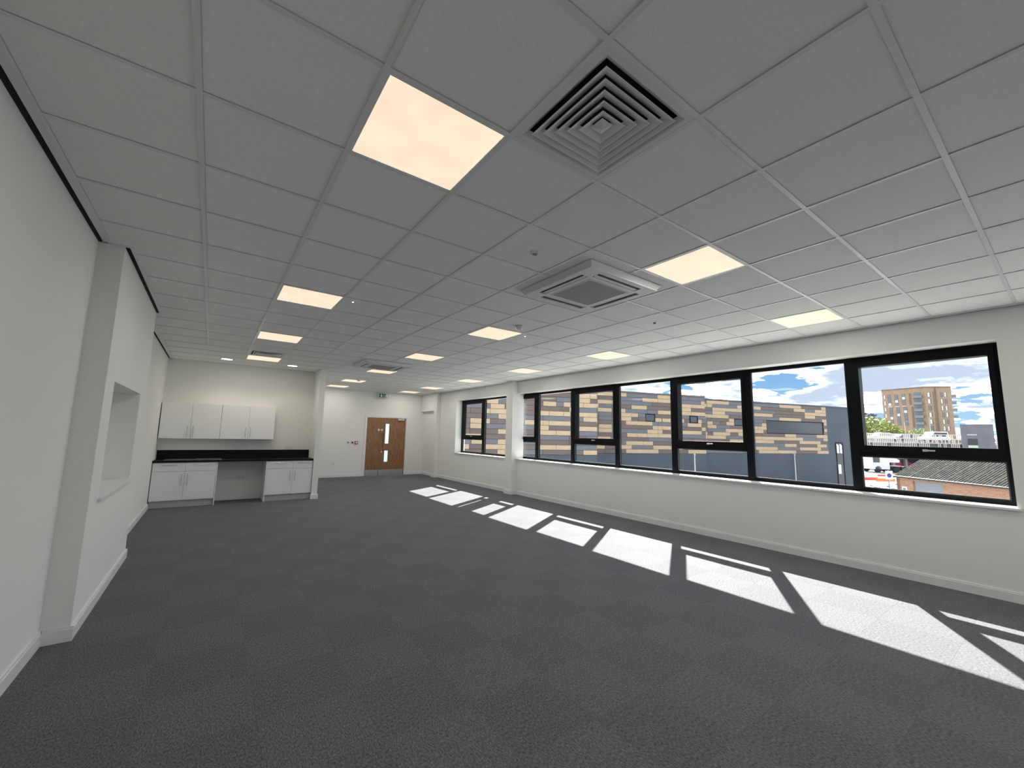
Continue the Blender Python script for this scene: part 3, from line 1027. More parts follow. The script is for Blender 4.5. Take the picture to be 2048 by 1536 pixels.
# ---- the clad building opposite
PTAN = mat('panel_tan', (0.46, 0.345, 0.225), 0.6, noise=(2.5, 0.06))
PBLU = mat('panel_slate', (0.125, 0.130, 0.150), 0.6, noise=(2.5, 0.08))
PBRN = mat('panel_brown', (0.125, 0.095, 0.085), 0.6, noise=(2.5, 0.08))
PMAT = {'t': PTAN, 'b': PBLU, 'n': PBRN}
BASEW = mat('dark_render', (0.062, 0.080, 0.106), 0.7, noise=(0.5, 0.10))
DGLAS = mat('dark_glazing', (0.03, 0.04, 0.05), 0.12)
TH = -0.30
FAC_ROWS = {
 1: [
  "-14.6 n-13 n-12.2 t-11.7 n-10.5 b-9.3 n-7.1 n-6.5 t-5.5",
  "-14.6 t-13.9 n-13 t-11.7 n-10.5 n-9.6 t-8.4 t-7.1 b-5.5",
  "-14.6 b-13.8 t-13 b-12.2 t-11.7 b-9.6 n-7.5 n-5.5",
  "-14.6 t-13 n-11.7 b-9.6 b-7.5 n-6.3 b-5.5",
  "-14.6 n-13.9 n-13 n-12.2 t-11.7 n-9.5 t-8.4 t-7.4 b-7 b-5.5",
  "-14.6 n-13.9 t-13 b-11.7 b-9.6 t-8.9 n-7.4 b-7 t-5.5",
  "-14.6 n-13.9 t-13 t-12.7 n-11.7 b-10.5 t-9.3 t-8.9 t-7.4 b-6.9 n-5.5",
  "-14.6 n-13 b-12.2 t-11.7 b-9.3 b-7.4 b-6.5 t-5.5",
  "-14.6 n-13.9 n-13 t-12.7 t-11.7 n-9.6 t-8.9 t-7.9 t-7.4 n-7 t-5.5",
  "-14.6 b-13 b-12.7 t-11.8 n-9.6 n-7.5 t-7 b-5.5",
  "-14.6 n-13 t-12.2 b-11.7 n-9.3 t-8.4 b-7.9 t-7.4 n-7 t-6.5 t-5.5",
  "-14.6 n-12.2 b-11 n-9.8 n-8.4 b-7.4 b-7 t-6 n-5.5",
  "-14.6 n-12.8 b-10.4 b-9.6 n-7.4 n-7 t-6 t-5.5",
  "-14.6 b-13.4 b-11 t-9.2 b-6.8 n-5.5",
  "-14.6 n-13.4 b-11.6 n-10.4 b-8 n-6.2 n-5.5",
 ],
 2: [
  "-4 n-2.2 n-0.9 n-0.4 t2.5 n3.7 b4.3 n5.3 t7.1",
  "-4 t-2.2 n-0.9 t0.1 b2 t3.7 b4.3 t4.8 n7.1",
  "-4 b-1.6 t-0.9 b-0.4 t1.1 t2 n3.7 n4.9 n6.1 n7.1",
  "-4 n-2.8 t-1.7 b-0.9 n1.6 b3.7 b4.9 n7.1",
  "-4 b-2.8 n-1.6 b-0.9 n-0.3 t0.6 t1.5 t2.5 t3.7 b4.8 b7.1",
  "-4 b-2.7 t-1.6 b-0.9 b1.5 t2.5 t2.9 n3.7 b4.8 t6.7 n7.1",
  "-4 n-2.7 t-1.6 b-0.8 n2 t2.5 t2.9 t3.7 b4.9 n6.7 t7.1",
  "-4 t-2.8 n-0.4 t2 b2.5 b3.7 b5.3 t6.7 n7.1",
  "-4 n-2.7 b-1.6 b-0.8 t0.1 n0.7 n1.6 t2.9 t3.7 n4.5 t5 n5.7 t6.7 b7.1",
  "-4 b-2.7 b-1.6 n-0.8 t0.1 t0.7 b1.4 t2 n3.7 b5.7 b7.1",
  "-4 n-2.8 t-1.6 b-0.9 t-0.4 b1.5 b2.5 t3.7 t5.7 t7.1",
  "-4 t-2.7 b-1.6 b-0.9 n0.1 t1.5 n3.7 n4.5 t5.7 n7.1",
  "-4 n-2.8 t-1.6 t-0.9 b2 n3.7 n4.8 t5.8 t7.1",
  "-4 n-2.7 n-1.5 n-0.9 b1.1 t2.5 t3.7 t4.5 b6.7 t7.1",
  "-4 n-2.8 t-1.5 n-0.8 t-0.3 b2.5 t3.7 b5.5 b7.1",
 ],
 3: [
  "7.9 n9.1 b11.5 b13.3 n14.5 n15 t17.3 t19.6 n22.4 t23.9",
  "7.9 n10.3 n12.7 b14.5 t17.3 b20.1 t22.9 b23.9",
  "7.9 b9.1 n11.5 n12.7 b14.6 b18.2 t19.7 n22.4 t23.7 b23.9",
  "7.9 b9.3 n11.7 t12.7 t14.5 t16.9 n20.1 t22.9 n23.9",
  "7.9 t9.3 t11.3 b13.3 t14.6 t15.5 t20.6 b22.4 b23.3 t23.9",
  "7.9 t9.3 n9.9 t11.8 n12.7 t13.3 n14.5 n15.5 n18.3 t19.7 b22.4 t23.9",
  "7.9 b9.3 b11.3 t13.3 n14.5 t15.7 n16.9 b18.7 t19.9 n21.7 n22.9 b23.9",
  "7.9 n9.3 t10.3 b11.8 n13.3 t15 t16.1 t17.9 n19.7 n22.1 b23.5 t23.9",
  "7.9 n9.3 t9.9 b10.7 n11.4 t13.3 t14.5 b15.5 t16.1 n17.3 b18.5 b20.9 n22.7 n23.9",
  "7.9 b9.3 n11.7 t13.3 b15.7 n16.9 t18.1 n19.3 t21.7 t23.5 t23.9",
  "7.9 t9.3 t11.7 n12.9 n14.5 b17.7 t20.5 n23.3 t23.9",
  "7.9 b9.1 b9.9 t11.3 b13.3 b14.5 t16.9 n19.3 n21 t22.4 n23.9",
  "7.9 n9.9 t13.3 n14.5 b17.3 n21 t23.9",
  "7.9 t9.3 t9.9 b12.7 t13.3 n14.5 t15.5 n17.8 n19 n19.6 t21.1 b22.4 t23.9",
  "7.9 n9.3 t11.8 b13.3 n14.6 b17.8 t20.6 n23.3 t23.9",
 ],
}

hall = thing('clad_building', 'long building clad in tan, brown and slate panels over a dark base, across the yard', 'building', (25, 18.4, GZ), TH)
# local frame: x along the facade, y into the building
def hy(sec):
    return {1: (15.3 - 18.4) * math.cos(TH), 2: 0.0, 3: (20.05 - 18.4) * math.cos(TH)}[sec]
def hx(sec, s):
    return s + {1: (15.3 - 18.4), 2: 0, 3: (20.05 - 18.4)}[sec] * math.sin(TH)
ZB = 0.345 - GZ
PH = 0.30
allp = []
span = {}
for sec, rows in FAC_ROWS.items():
    for r, row in enumerate(rows):
        it = row.split()
        a = float(it[0])
        for e in it[1:]:
            b = float(e[1:])
            allp.append((b - a, sec, r, a, b, e[0]))
            span[sec] = (min(a, span.get(sec, (a, b))[0]), max(b, span.get(sec, (a, b))[1]))
            a = b
def psize(p):
    return p[0] / {1: 1.0, 2: 1.35, 3: 2.0}[p[1]]
allp.sort(key=psize, reverse=True)
WINS = {2: [(1.35, 2.25, 8.15, 10.15), (5.55, 6.35, 8.1, 10.0)], 3: [(12.3, 13.3, 7.9, 9.9), (16.1, 23.4, 6.25, 10.0)]}   # s0, s1, row0, row1 dark openings
pm = {}
rest = MB()
order = 'tbn'
def hidden(sec, a, b, r):
    for (s0, s1, r0, r1) in WINS.get(sec, []):
        if r + 0.5 > r0 and r + 0.5 < r1 and a < s1 and b > s0:
            return (s0, s1)
    return None
n = 0
for (w_, sec, r, a, b, c) in allp:
    h = hidden(sec, a, b, r)
    segs = [(a, b)]
    if h:
        segs = [(x, y) for x, y in ((a, min(b, h[0])), (max(a, h[1]), b)) if y - x > 0.15]
    for (x, y) in segs:
        y_ = hy(sec)
        z = ZB + PH * r
        if n < 300:
            key = (round(y - x, 1), c)
            if key not in pm:
                pm[key] = box(0.012, key[0] - 0.012, -0.03, 0, 0.010, PH - 0.010).mesh('panel', PMAT[c])
            link('panel', pm[key], hall, (hx(sec, x), y_, z))
            n += 1
        else:
            rest.cur = order.index(c)
            rest.box(hx(sec, x) + 0.012, hx(sec, y) - 0.012, y_ - 0.03, y_, z + 0.01, z + PH - 0.01)
if rest.v:
    tag(rest.build('panel_field', [PTAN, PBLU, PBRN], hall), kind='stuff')
ext = {1: (-22.0, span[1][1]), 2: span[2], 3: (span[3][0], 27.2)}
TOP = ZB + 15 * PH
for sec in (1, 2, 3):
    a, b = hx(sec, ext[sec][0]), hx(sec, ext[sec][1])
    y_ = hy(sec)
    box(a, b, y_, y_ + 9, 0, ZB - 0.02).build('base_wall', BASEW, hall)
    box(a, b, y_ + 0.02, y_ + 9, ZB - 0.02, TOP).build('backing_wall', mat('cladding_back', (0.06, 0.06, 0.065), 0.8) if sec != 3 else BASEW, hall)
    box(a - 0.05, b, y_ - 0.06, y_ + 9, TOP, TOP + 0.13).build('parapet_cap', PBRN if sec != 3 else BASEW, hall)
for sec, L in WINS.items():
    for (s0, s1, r0, r1) in L:
        z0, z1 = ZB + PH * math.ceil(r0 - 0.5), ZB + PH * math.floor(r1 + 0.5)
        w = box(hx(sec, s0), hx(sec, s1), hy(sec) + 0.0, hy(sec) + 0.015, z0, z1).build('window', BASEW if s1 - s0 < 2 else DGLAS, hall)
        MB().ring('y', (hx(sec, s0), hx(sec, s1), z0, z1), (hx(sec, s0) + 0.06, hx(sec, s1) - 0.06, z0 + 0.06, z1 - 0.06), hy(sec) - 0.03, hy(sec)).build('window_frame', FRAME, w)
# plain end bay with a tall glazed slot
wx0, wx1 = hx(3, 24.95), hx(3, 25.95)
wz0, wz1 = 0.35, 1.45 - GZ
w = box(wx0, wx1, hy(3) - 0.02, hy(3) - 0.005, wz0, wz1).build('tall_window', DGLAS, hall)
MB().ring('y', (wx0, wx1, wz0, wz1), (wx0 + 0.06, wx1 - 0.06, wz0 + 0.06, wz1 - 0.06), hy(3) - 0.05, hy(3) - 0.02).build('window_frame', FRAME, w)
for k, (z, c) in enumerate(((wz1 - 1.05, 0), (wz0 + 1.2, 1))):
    m = MB()
    if c == 0:
        p = [(wx0 + 0.10, z + 0.05), (wx0 + 0.42, z), (wx0 + 0.42, z + 0.80), (wx0 + 0.10, z + 0.95)]
        for dx in (0, 0.44):
            m.face([(x + dx, hy(3) - 0.024, zz) for x, zz in p])
    else:
        m.box(wx0 + 0.15, wx0 + 0.55, hy(3) - 0.03, hy(3) - 0.022, z, z + 0.9)
    m.build('blind', mat('window_blind', (0.75, 0.80, 0.85), 0.6), w)

def on_ground(xy):
    return Vector((xy[0], xy[1], GZ))
YAWZ = -0.6263      # heading of the car park frontage and the yard
POLE = mat('galvanised', (0.55, 0.56, 0.57), 0.45, 0.6)
def pole(name, label, xy, h, arm=0, group=None, lift=0.0):
    t = thing(name, label, 'lamp post', on_ground(xy) + Vector((0, 0, lift)), YAWZ, group)
    h -= lift
    MB().tube((0, 0, 0), (0, 0, h), 0.07, 10, 0.045).build('post', POLE, t)
    if arm:
        for s in ((1,) if arm == 1 else (1, -1)):
            MB().box(*sorted((0, s * 0.75)), -0.12, 0.12, h - 0.02, h + 0.10).build('lamp_head', mat('lamp_head', (0.22, 0.24, 0.26), 0.5), t, 0.01)
    else:
        MB().lathe([(0.06, 0), (0.09, 0.05), (0.05, 0.12)], (0, 0, h), 12).build('cap', POLE, t)
    return t
pole('lamp_post', 'thin grey post before the dark base of the clad building, by the shrub', (28.61, 15.46), 3.4)
pole('lamp_post', 'thin grey post before the clad building below its long dark window', (43.19, 14.21), 3.3)

# foliage
LEAFM = {}
def foliage(name, parent, centres, n, size, col, seed):
    rnd = random.Random(seed)
    m = MB()
    for (cx, cy, cz, rx, ry, rz) in centres:
        for _ in range(n):
            while True:
                p = Vector((rnd.uniform(-1, 1), rnd.uniform(-1, 1), rnd.uniform(-1, 1)))
                if 0.25 < p.length < 1:
                    break
            p = p.normalized() * (0.55 + 0.45 * rnd.random() ** 0.5)
            c = Vector((cx + p.x * rx, cy + p.y * ry, cz + p.z * rz))
            a = Vector((rnd.uniform(-1, 1), rnd.uniform(-1, 1), rnd.uniform(-1, 1))).normalized()
            b = a.orthogonal().normalized()
            s = size * rnd.uniform(0.6, 1.3)
            m.face([c - a * s, c - b * s * 0.5, c + a * s, c + b * s * 0.5])
    mt = mat('leaf_' + name + str(seed), col, 0.7, noise=(0.6, 0.35))
    return tag(m.build('foliage', mt, parent), kind='stuff')
def tree(label, xy, h, crown, n, size, col, seed, cat='tree', name='tree', trunk=0.25):
    t = thing(name, label, cat, on_ground(xy), YAWZ)
    MB().tube((0, 0, 0), (0, 0, h * 0.7), trunk, 8, trunk * 0.5).build('trunk', mat('bark', (0.06, 0.045, 0.03), 0.9), t)
    foliage('leaf', t, crown, n, size, col, seed)
    return t
tree('small green shrub at the foot of the clad building by the thin post', (30.92, 14.41), 0.5, [(0, 0, 0.7, 0.75, 0.6, 0.75), (0.6, 0, 0.5, 0.5, 0.5, 0.5)], 260, 0.09, (0.05, 0.10, 0.035), 3, 'shrub', 'shrub', 0.04)
tree('broad sunlit green tree standing left of the brick tower behind the car park', (149.81, 32.74), 9, [(0, 0, 8.0, 5, 4, 4.0), (-4.5, 0, 8.8, 4, 4, 3.4), (4.0, 0, 7.2, 3.2, 3.4, 3.0), (6.6, -1, 6.0, 2.4, 2.4, 2.2)], 1100, 0.42, (0.25, 0.30, 0.045), 5)
tree('dark bare-topped tree rising behind the green tree', (193.76, 44.44), 15, [(0, 0, 14.2, 3.0, 3, 1.2), (0, 0, 12.4, 6, 4, 1.4)], 300, 0.5, (0.06, 0.075, 0.06), 6)
tree('low green bush beside the car park fence before the brick tower', (179.01, 27.72), 5.5, [(0, 0, 7.9, 3.2, 2, 1.5), (-2.5, 0, 7.3, 2, 2, 1.4)], 400, 0.3, (0.22, 0.28, 0.06), 8, 'shrub', 'bush')

# ---- brick tower
BRICK = mat('tower_brick', (0.36, 0.252, 0.168), 0.8, noise=(0.9, 0.12), bump=(3, 0.2))
BRICKD = mat('tower_brick_dark', (0.20, 0.145, 0.105), 0.8, noise=(0.9, 0.12))
TGLASS = mat('tower_glass', (0.16, 0.19, 0.23), 0.15)
TREFL = mat('tower_glass_painted_reflection', (0.72, 0.78, 0.82), 0.2)  # pale base colour puts a bright reflection into these panes
TWD = 185.0
tw = thing('apartment_tower', 'tan brick apartment tower with balconies beyond the car park', 'building', on_ground((261.28, 39.00)), -1.4192)
px = TWD / 821.504
pxx = px * math.cos(math.atan((1858 - 1024) / 821.504))
HT_ = 1.516 - GZ + (889 - 776) * px
def tlocal(u):
    return (u - 1858) * pxx
# two facade slabs meeting at the front corner
def slab(x0, d0, x1, d1):
    m = MB()
    b = 14
    m.hexa([(x0, d0, 0), (x1, d1, 0), (x1, d1 + b, 0), (x0, d0 + b, 0), (x0, d0, HT_), (x1, d1, HT_), (x1, d1 + b, HT_), (x0, d0 + b, HT_)])
    return m
xl, xc, xr = tlocal(1764), 0.0, tlocal(1912)
dl, dr = 7.0, 4.0
slab(xl, dl, xc, 0).build('tower_wall', BRICK, tw)
slab(xc, 0, xr, dr).build('tower_wall', BRICK, tw)
for (a, da, b, db) in ((xl, dl, xc, 0), (xc, 0, xr, dr)):
    m = MB()
    m.hexa([(a, da - 0.25, HT_), (b, db - 0.25, HT_), (b, db + 14, HT_), (a, da + 14, HT_), (a, da - 0.25, HT_ + 0.5), (b, db - 0.25, HT_ + 0.5), (b, db + 14, HT_ + 0.5), (a, da + 14, HT_ + 0.5)])
    m.build('roof_parapet', BRICKD, tw)
def tface(u0, u1, z0, z1, off, name, mt, parent):
    m = MB()
    pts = []
    for u in (u0, u1):
        x = tlocal(u)
        d = dl * (x / xl) if x < 0 else dr * (x / xr)
        pts.append((x, d))
    (xa, da), (xb, db) = pts
    m.hexa([(xa, da - off, z0), (xb, db - off, z0), (xb, db + 0.1, z0), (xa, da + 0.1, z0), (xa, da - off, z1), (xb, db - off, z1), (xb, db + 0.1, z1), (xa, da + 0.1, z1)])
    return m.build(name, mt, parent)
ST = 3.05
def storey(k):
    return HT_ - 2.2 - ST * k
# left facade: three tall dark window bays, narrow bright windows at the left edge, balcony stack
for k in range(4):
    w = tface(1767.5, 1771.5, storey(k) - 2.1, storey(k), 0.06, 'window', TGLASS, tw)
    tface(1768.5, 1771.2, storey(k) - 1.9, storey(k) - 0.1, 0.09, 'pane', TREFL, w)
for (a, b) in ((1777, 1785), (1793, 1801), (1809, 1817)):
    for (k0, k1) in ((0, 1.75), (2.05, 4.9)):
        w = tface(a + k0 * 0.9, b + k0 * 0.9, storey(k1), storey(k0), 0.05, 'window', BRICKD, tw)
        nn = int(round((k1 - k0) * 2))
        for q in range(nn):
            zt = storey(k0) - q * (storey(k0) - storey(k1)) / nn
            tface(a + 1 + k0 * 0.9, b - 1 + k0 * 0.9, zt - 1.3, zt - 0.12, 0.09, 'pane', TGLASS if (q + a) % 5 else TREFL, w)
    tface(a - 1, b + 1, storey(1.98), storey(1.84), 0.1, 'string_course', mat('stone_band', (0.55, 0.48, 0.42), 0.8), tw)
tface(1825, 1830, storey(1.75), storey(0), 0.05, 'window', BRICKD, tw)
tface(1828, 1833, storey(5.2), storey(2.05), 0.05, 'window', BRICKD, tw)
rec = tface(1835, 1851, storey(5.9), storey(-0.1), 0.04, 'balcony_recess', TGLASS, tw)
for k in range(5):
    z = storey(k) - 2.4
    b = tface(1834, 1852, z - 0.15, z + 0.08, 1.6, 'balcony', BRICKD, tw)
    tface(1834, 1852, z + 0.08, z + 1.15, 1.6, 'railing', mat('balcony_rail', (0.22, 0.23, 0.25), 0.4), b)
# right facade
for (a, b) in ((1864, 1871), (1890, 1895), (1898, 1903)):
    for k in range(7):
        if k == 6 and a > 1870:
            continue
        w = tface(a, b, storey(k) - 2.1, storey(k), 0.05, 'window', BRICKD, tw)
        tface(a + 0.4, a + (b - a) * 0.62, storey(k) - 2.0, storey(k) - 0.1, 0.09, 'pane', TREFL if (k + a) % 3 else TGLASS, w)
tface(1875, 1877.5, storey(7), storey(-0.1), 0.05, 'shadow_joint', BRICKD, tw)
tface(1880, 1882.5, storey(7.2), HT_, 0.3, 'downpipe', BRICKD, tw)
for k in range(4):
    z = storey(k) - 2.3
    m = MB()
    m.box(xr, xr + 1.4, dr, dr + 2, z - 0.1, z + 1.1)
    m.build('balcony', mat('balcony_rail', (0.22, 0.23, 0.25), 0.4), tw)
tface(1768, 1926, -1, 6.5, 0.25, 'podium', BRICK, tw)

# ---- car park: lattice screens round a roof deck with cars
CPD = 75.0
cp = CPD / 821.504
LAT = mat('lattice_precast', (0.72, 0.66, 0.60), 0.7)
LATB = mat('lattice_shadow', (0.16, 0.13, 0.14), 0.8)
CONC = mat('concrete', (0.30, 0.30, 0.31), 0.85, noise=(0.5, 0.1))
park = thing('car_park', 'open deck car park wrapped in pale lattice screens behind the brick shed', 'building', on_ground((102.87, 16.97)), YAWZ)
def cx(u):
    return (u - 1820) * cp
ZTOP = 1.516 - GZ + 18.5 * cp
ZLOW = 1.516 - GZ - 30 * cp
ZDK = ZTOP - 1.25
box(cx(1690), cx(2120), 0.6, 30, ZDK - 0.4, ZDK).build('roof_deck', CONC, park)
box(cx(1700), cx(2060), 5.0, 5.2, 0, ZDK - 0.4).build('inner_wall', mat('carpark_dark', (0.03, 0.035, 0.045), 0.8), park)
for u in (1745, 1767, 1790, 1815):
    box(cx(u) - 0.2, cx(u) + 0.2, 0.6, 1.0, 0, ZDK - 0.4).build('column', CONC, park)
def screen(u0, u1, label_n):
    x0, x1 = cx(u0), cx(u1)
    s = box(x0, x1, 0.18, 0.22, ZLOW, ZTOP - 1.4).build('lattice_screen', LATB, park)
    lv = [ZLOW, ZLOW + 0.95, ZLOW + 1.9, ZLOW + 2.85, ZTOP - 0.75, ZTOP]
    for z in lv:
        box(x0, x1, 0, 0.14, z - 0.06, z + 0.06).build('rail', LAT, s)
    rnd = random.Random(int(u0))
    x = x0
    m = [MB() for _ in range(5)]
    while x < x1:
        for r in range(5):
            if rnd.random() < 0.72:
                m[r].box(x, x + 0.12, 0.02, 0.12, lv[r] + 0.06, lv[r + 1] - 0.06)
        x += 0.34
    for q in m:
        tag(q.build('fret', LAT, s), kind='stuff')
    return s
screen(1712, 1922, 0)
screen(1989, 2050, 1)
CARW = mat('car_white', (0.75, 0.76, 0.78), 0.25)
CARS = mat('car_silver', (0.45, 0.47, 0.50), 0.25, 0.4)
CARB = mat('car_blue', (0.05, 0.07, 0.13), 0.25)
CARR = mat('car_red', (0.38, 0.02, 0.05), 0.3)
CARG = mat('car_glass', (0.05, 0.07, 0.09), 0.1)
TYRE = mat('tyre', (0.015, 0.015, 0.015), 0.8)
def car(label, xy, z, mt, L=4.3, H=1.5, suv=0.0):
    t = thing('car', label, 'car', (xy[0], xy[1], z), YAWZ)
    pr = [(-L / 2, 0.35), (-L / 2, 0.80), (-L / 2 + 0.9, 0.92), (-L / 2 + 1.6, H), (L / 2 - 1.2 + suv, H), (L / 2 - 0.25, 0.95), (L / 2, 0.85), (L / 2, 0.35)]
    n = len(pr)
    m = MB()
    m.v = [(x, -0.85, zz) for x, zz in pr] + [(x, 0.85, zz) for x, zz in pr]
    m.f = [tuple(range(n)), tuple(range(2 * n - 1, n - 1, -1))] + [(i, (i + 1) % n, n + (i + 1) % n, n + i) for i in range(n)]
    m.m = [0] * (n + 2)
    m.build('body', mt, t, 0.06)
    g_ = MB()
    gp = [(-L / 2 + 1.08, 0.95), (-L / 2 + 1.68, H - 0.12), (L / 2 - 1.25 + suv, H - 0.12), (L / 2 - 0.55, 0.98)]
    g_.v = [(x, -0.865, zz) for x, zz in gp] + [(x, -0.84, zz) for x, zz in gp]
    g_.f = [(0, 1, 2, 3), (7, 6, 5, 4), (0, 4, 5, 1), (1, 5, 6, 2), (2, 6, 7, 3), (3, 7, 4, 0)]
    g_.m = [0] * 6
    g_.build('window_glass', CARG, t)
    for x in (-L / 2 + 0.85, L / 2 - 0.85):
        for y in (-0.80, 0.68):
            MB().tube((x, y, 0.33), (x, y + 0.2, 0.33), 0.33, 14).build('wheel', TYRE, t)
    return t
ZC = GZ + ZDK
car('silver estate car on the roof deck near the green tree', (103.94, 21.18), ZC, CARS)
car('dark blue car on the roof deck beside the silver estate', (114.10, 20.03), ZC, CARB)
car('white off-road car on the roof deck before the brick tower', (112.11, 15.24), ZC, CARW, 4.6, 1.85, 0.7)
car('red car parked on the deck by the lamp mast', (125.48, 8.01), ZC, CARR)
car('red car standing inside the dark lower car park level', (103.06, 19.20), GZ + 0.05, CARR)
# stair block of the car park
stair = thing('stair_block', 'dark grey stair block between the lattice screens', 'building', on_ground((103.77, 8.83)), -1.4741)
sx = (CPD - 6) / 821.504
sxx = sx * 0.66
box(-33 * sxx, 34 * sxx, 0, 2.5, 0, 1.516 - GZ + 41 * sx).build('block_wall', mat('grey_cladding', (0.17, 0.17, 0.19), 0.8, noise=(0.8, 0.15)), stair)
for (z0, z1, c) in ((-14, 12, 0), (-6, -1, 1), (19, 21, 1)):
    box(-20 * sxx, 0 * sxx, -0.06 - 0.03 * c, 0, 1.516 - GZ + z0 * sx, 1.516 - GZ + z1 * sx).build('window' if c == 0 else 'lit_band', DGLAS if c == 0 else mat('lit_band', (0.55, 0.62, 0.50), 0.5), stair)
pole('lamp_mast', 'tall lamp mast beside the red car on the car park', (120.43, 7.94), 1.516 - GZ + 56 * cp, 1, None, ZDK + 0.01)
pole('lamp_mast', 'twin-headed lamp mast behind the dark stair block', (136.90, 12.18), 1.516 - GZ + 44 * (CPD + 16) / 821.5, 2, None, ZDK + 0.01)
pole('lamp_mast', 'lamp mast on the roof deck before the tower left wing', (118.71, 20.42), 1.516 - GZ + 43 * (CPD + 12) / 821.5, 1, None, ZDK + 0.01)
pole('lamp_mast', 'lamp mast on the roof deck before the tower balconies', (123.07, 17.25), 1.516 - GZ + 53 * (CPD + 12) / 821.5, 1, None, ZDK + 0.01)

# ---- brick shed with corrugated roof
E0 = Vector((33.50, 5.36, 0))
E1 = Vector((30.20, 0.66, 0))
EZ = -0.42
e0, e1 = Vector((E0.x, E0.y, 0)), Vector((E1.x, E1.y, 0))
du = (e1 - e0).normalized()
e2 = e1 + du * 3.0
Ls = (e2 - e0).length
nin = Vector((-du.y, du.x, 0))
if nin.dot(Vector((1, 0, 0))) < 0:
    nin = -nin
shed = thing('brick_shed', 'red brick shed with lichen-covered corrugated roof and grey roller shutter', 'building', (e0.x, e0.y, GZ), math.atan2(du.y, du.x))
flip = 1 if (Vector((-du.y, du.x, 0)) - nin).length < 0.1 else -1
def sy(y):
    return y * flip
def sbox(x0, x1, y0, y1, z0, z1):
    a, b = sorted((sy(y0), sy(y1)))
    return MB().box(x0, x1, a, b, z0, z1)
EH = EZ - GZ
RW, RH = 2.7, 1.50
SBR = bpy.data.materials.new('shed_brick')
SBR.use_nodes = True
nt = SBR.node_tree
bk = nt.nodes.new('ShaderNodeTexBrick')
bk.inputs['Color1'].default_value = (0.40, 0.155, 0.085, 1)
bk.inputs['Color2'].default_value = (0.52, 0.26, 0.16, 1)
bk.inputs['Mortar'].default_value = (0.42, 0.36, 0.30, 1)
bk.inputs['Scale'].default_value = 1.0
bk.inputs['Brick Width'].default_value = 0.225
bk.inputs['Row Height'].default_value = 0.075
bk.inputs['Mortar Size'].default_value = 0.010
tcn = nt.nodes.new('ShaderNodeTexCoord')
sx_ = nt.nodes.new('ShaderNodeSeparateXYZ')
cb = nt.nodes.new('ShaderNodeCombineXYZ')
ad = nt.nodes.new('ShaderNodeMath')
nt.links.new(tcn.outputs['Object'], sx_.inputs[0])
nt.links.new(sx_.outputs[0], ad.inputs[0])
nt.links.new(sx_.outputs[1], ad.inputs[1])
nt.links.new(ad.outputs[0], cb.inputs[0])
nt.links.new(sx_.outputs[2], cb.inputs[1])
nt.links.new(cb.outputs[0], bk.inputs[0])
nt.links.new(bk.outputs[0], nt.nodes['Principled BSDF'].inputs['Base Color'])
nt.nodes['Principled BSDF'].inputs['Roughness'].default_value = 0.85
s0, s1 = 1.00, 2.67
m = MB()
for (a, b, z0, z1) in ((0, s0, 0, EH), (s1, Ls, 0, EH), (s0, s1, EH - 0.22, EH)):
    yy = sorted((sy(0), sy(0.22)))
    m.box(a, b, yy[0], yy[1], z0, z1)
yy = sorted((sy(0), sy(2 * RW)))
m.box(0, 0.22, yy[0], yy[1], 0, EH)
m.build('brick_wall', SBR, shed)
gb = MB()
p = [(0, sy(0), EH), (0, sy(2 * RW), EH), (0, sy(RW), EH + RH)]
gb.v = p + [(0.22, y, z) for (_, y, z) in p]
gb.f = [(0, 1, 2), (5, 4, 3), (0, 3, 4, 1), (1, 4, 5, 2), (2, 5, 3, 0)]
gb.m = [0] * 5
gb.build('gable', SBR, shed)
SHUT = mat('roller_shutter', (0.34, 0.37, 0.41), 0.5)
sh = sbox(s0, s1, 0.12, 0.15, 0, EH - 0.22).build('roller_shutter', SHUT, shed)
for k in range(24):
    z = 0.02 + k * 0.1
    if z + 0.085 < EH - 0.22:
        sbox(s0 + 0.02, s1 - 0.02, 0.105, 0.12, z, z + 0.085).build('shutter_slat', SHUT, sh)
ROOFM = bpy.data.materials.new('lichen_sheet')
ROOFM.use_nodes = True
nt = ROOFM.node_tree
tcn = nt.nodes.new('ShaderNodeTexCoord')
n1 = nt.nodes.new('ShaderNodeTexNoise')
n1.inputs['Scale'].default_value = 5
n1.inputs['Detail'].default_value = 8
n1.inputs['Roughness'].default_value = 0.75
nt.links.new(tcn.outputs['Object'], n1.inputs[0])
rp = nt.nodes.new('ShaderNodeValToRGB')
for el, (ps, c) in zip([rp.color_ramp.elements[0], rp.color_ramp.elements[1], rp.color_ramp.elements.new(0.5), rp.color_ramp.elements.new(0.6)],
                       [(0.30, (0.030, 0.028, 0.028)), (0.75, (0.24, 0.23, 0.20)), (0.48, (0.065, 0.062, 0.060)), (0.6, (0.13, 0.115, 0.080))]):
    el.position = ps
    el.color = (*c, 1)
nt.links.new(n1.outputs[0], rp.inputs[0])
nt.links.new(rp.outputs[0], nt.nodes['Principled BSDF'].inputs['Base Color'])
nt.nodes['Principled BSDF'].inputs['Roughness'].default_value = 0.95
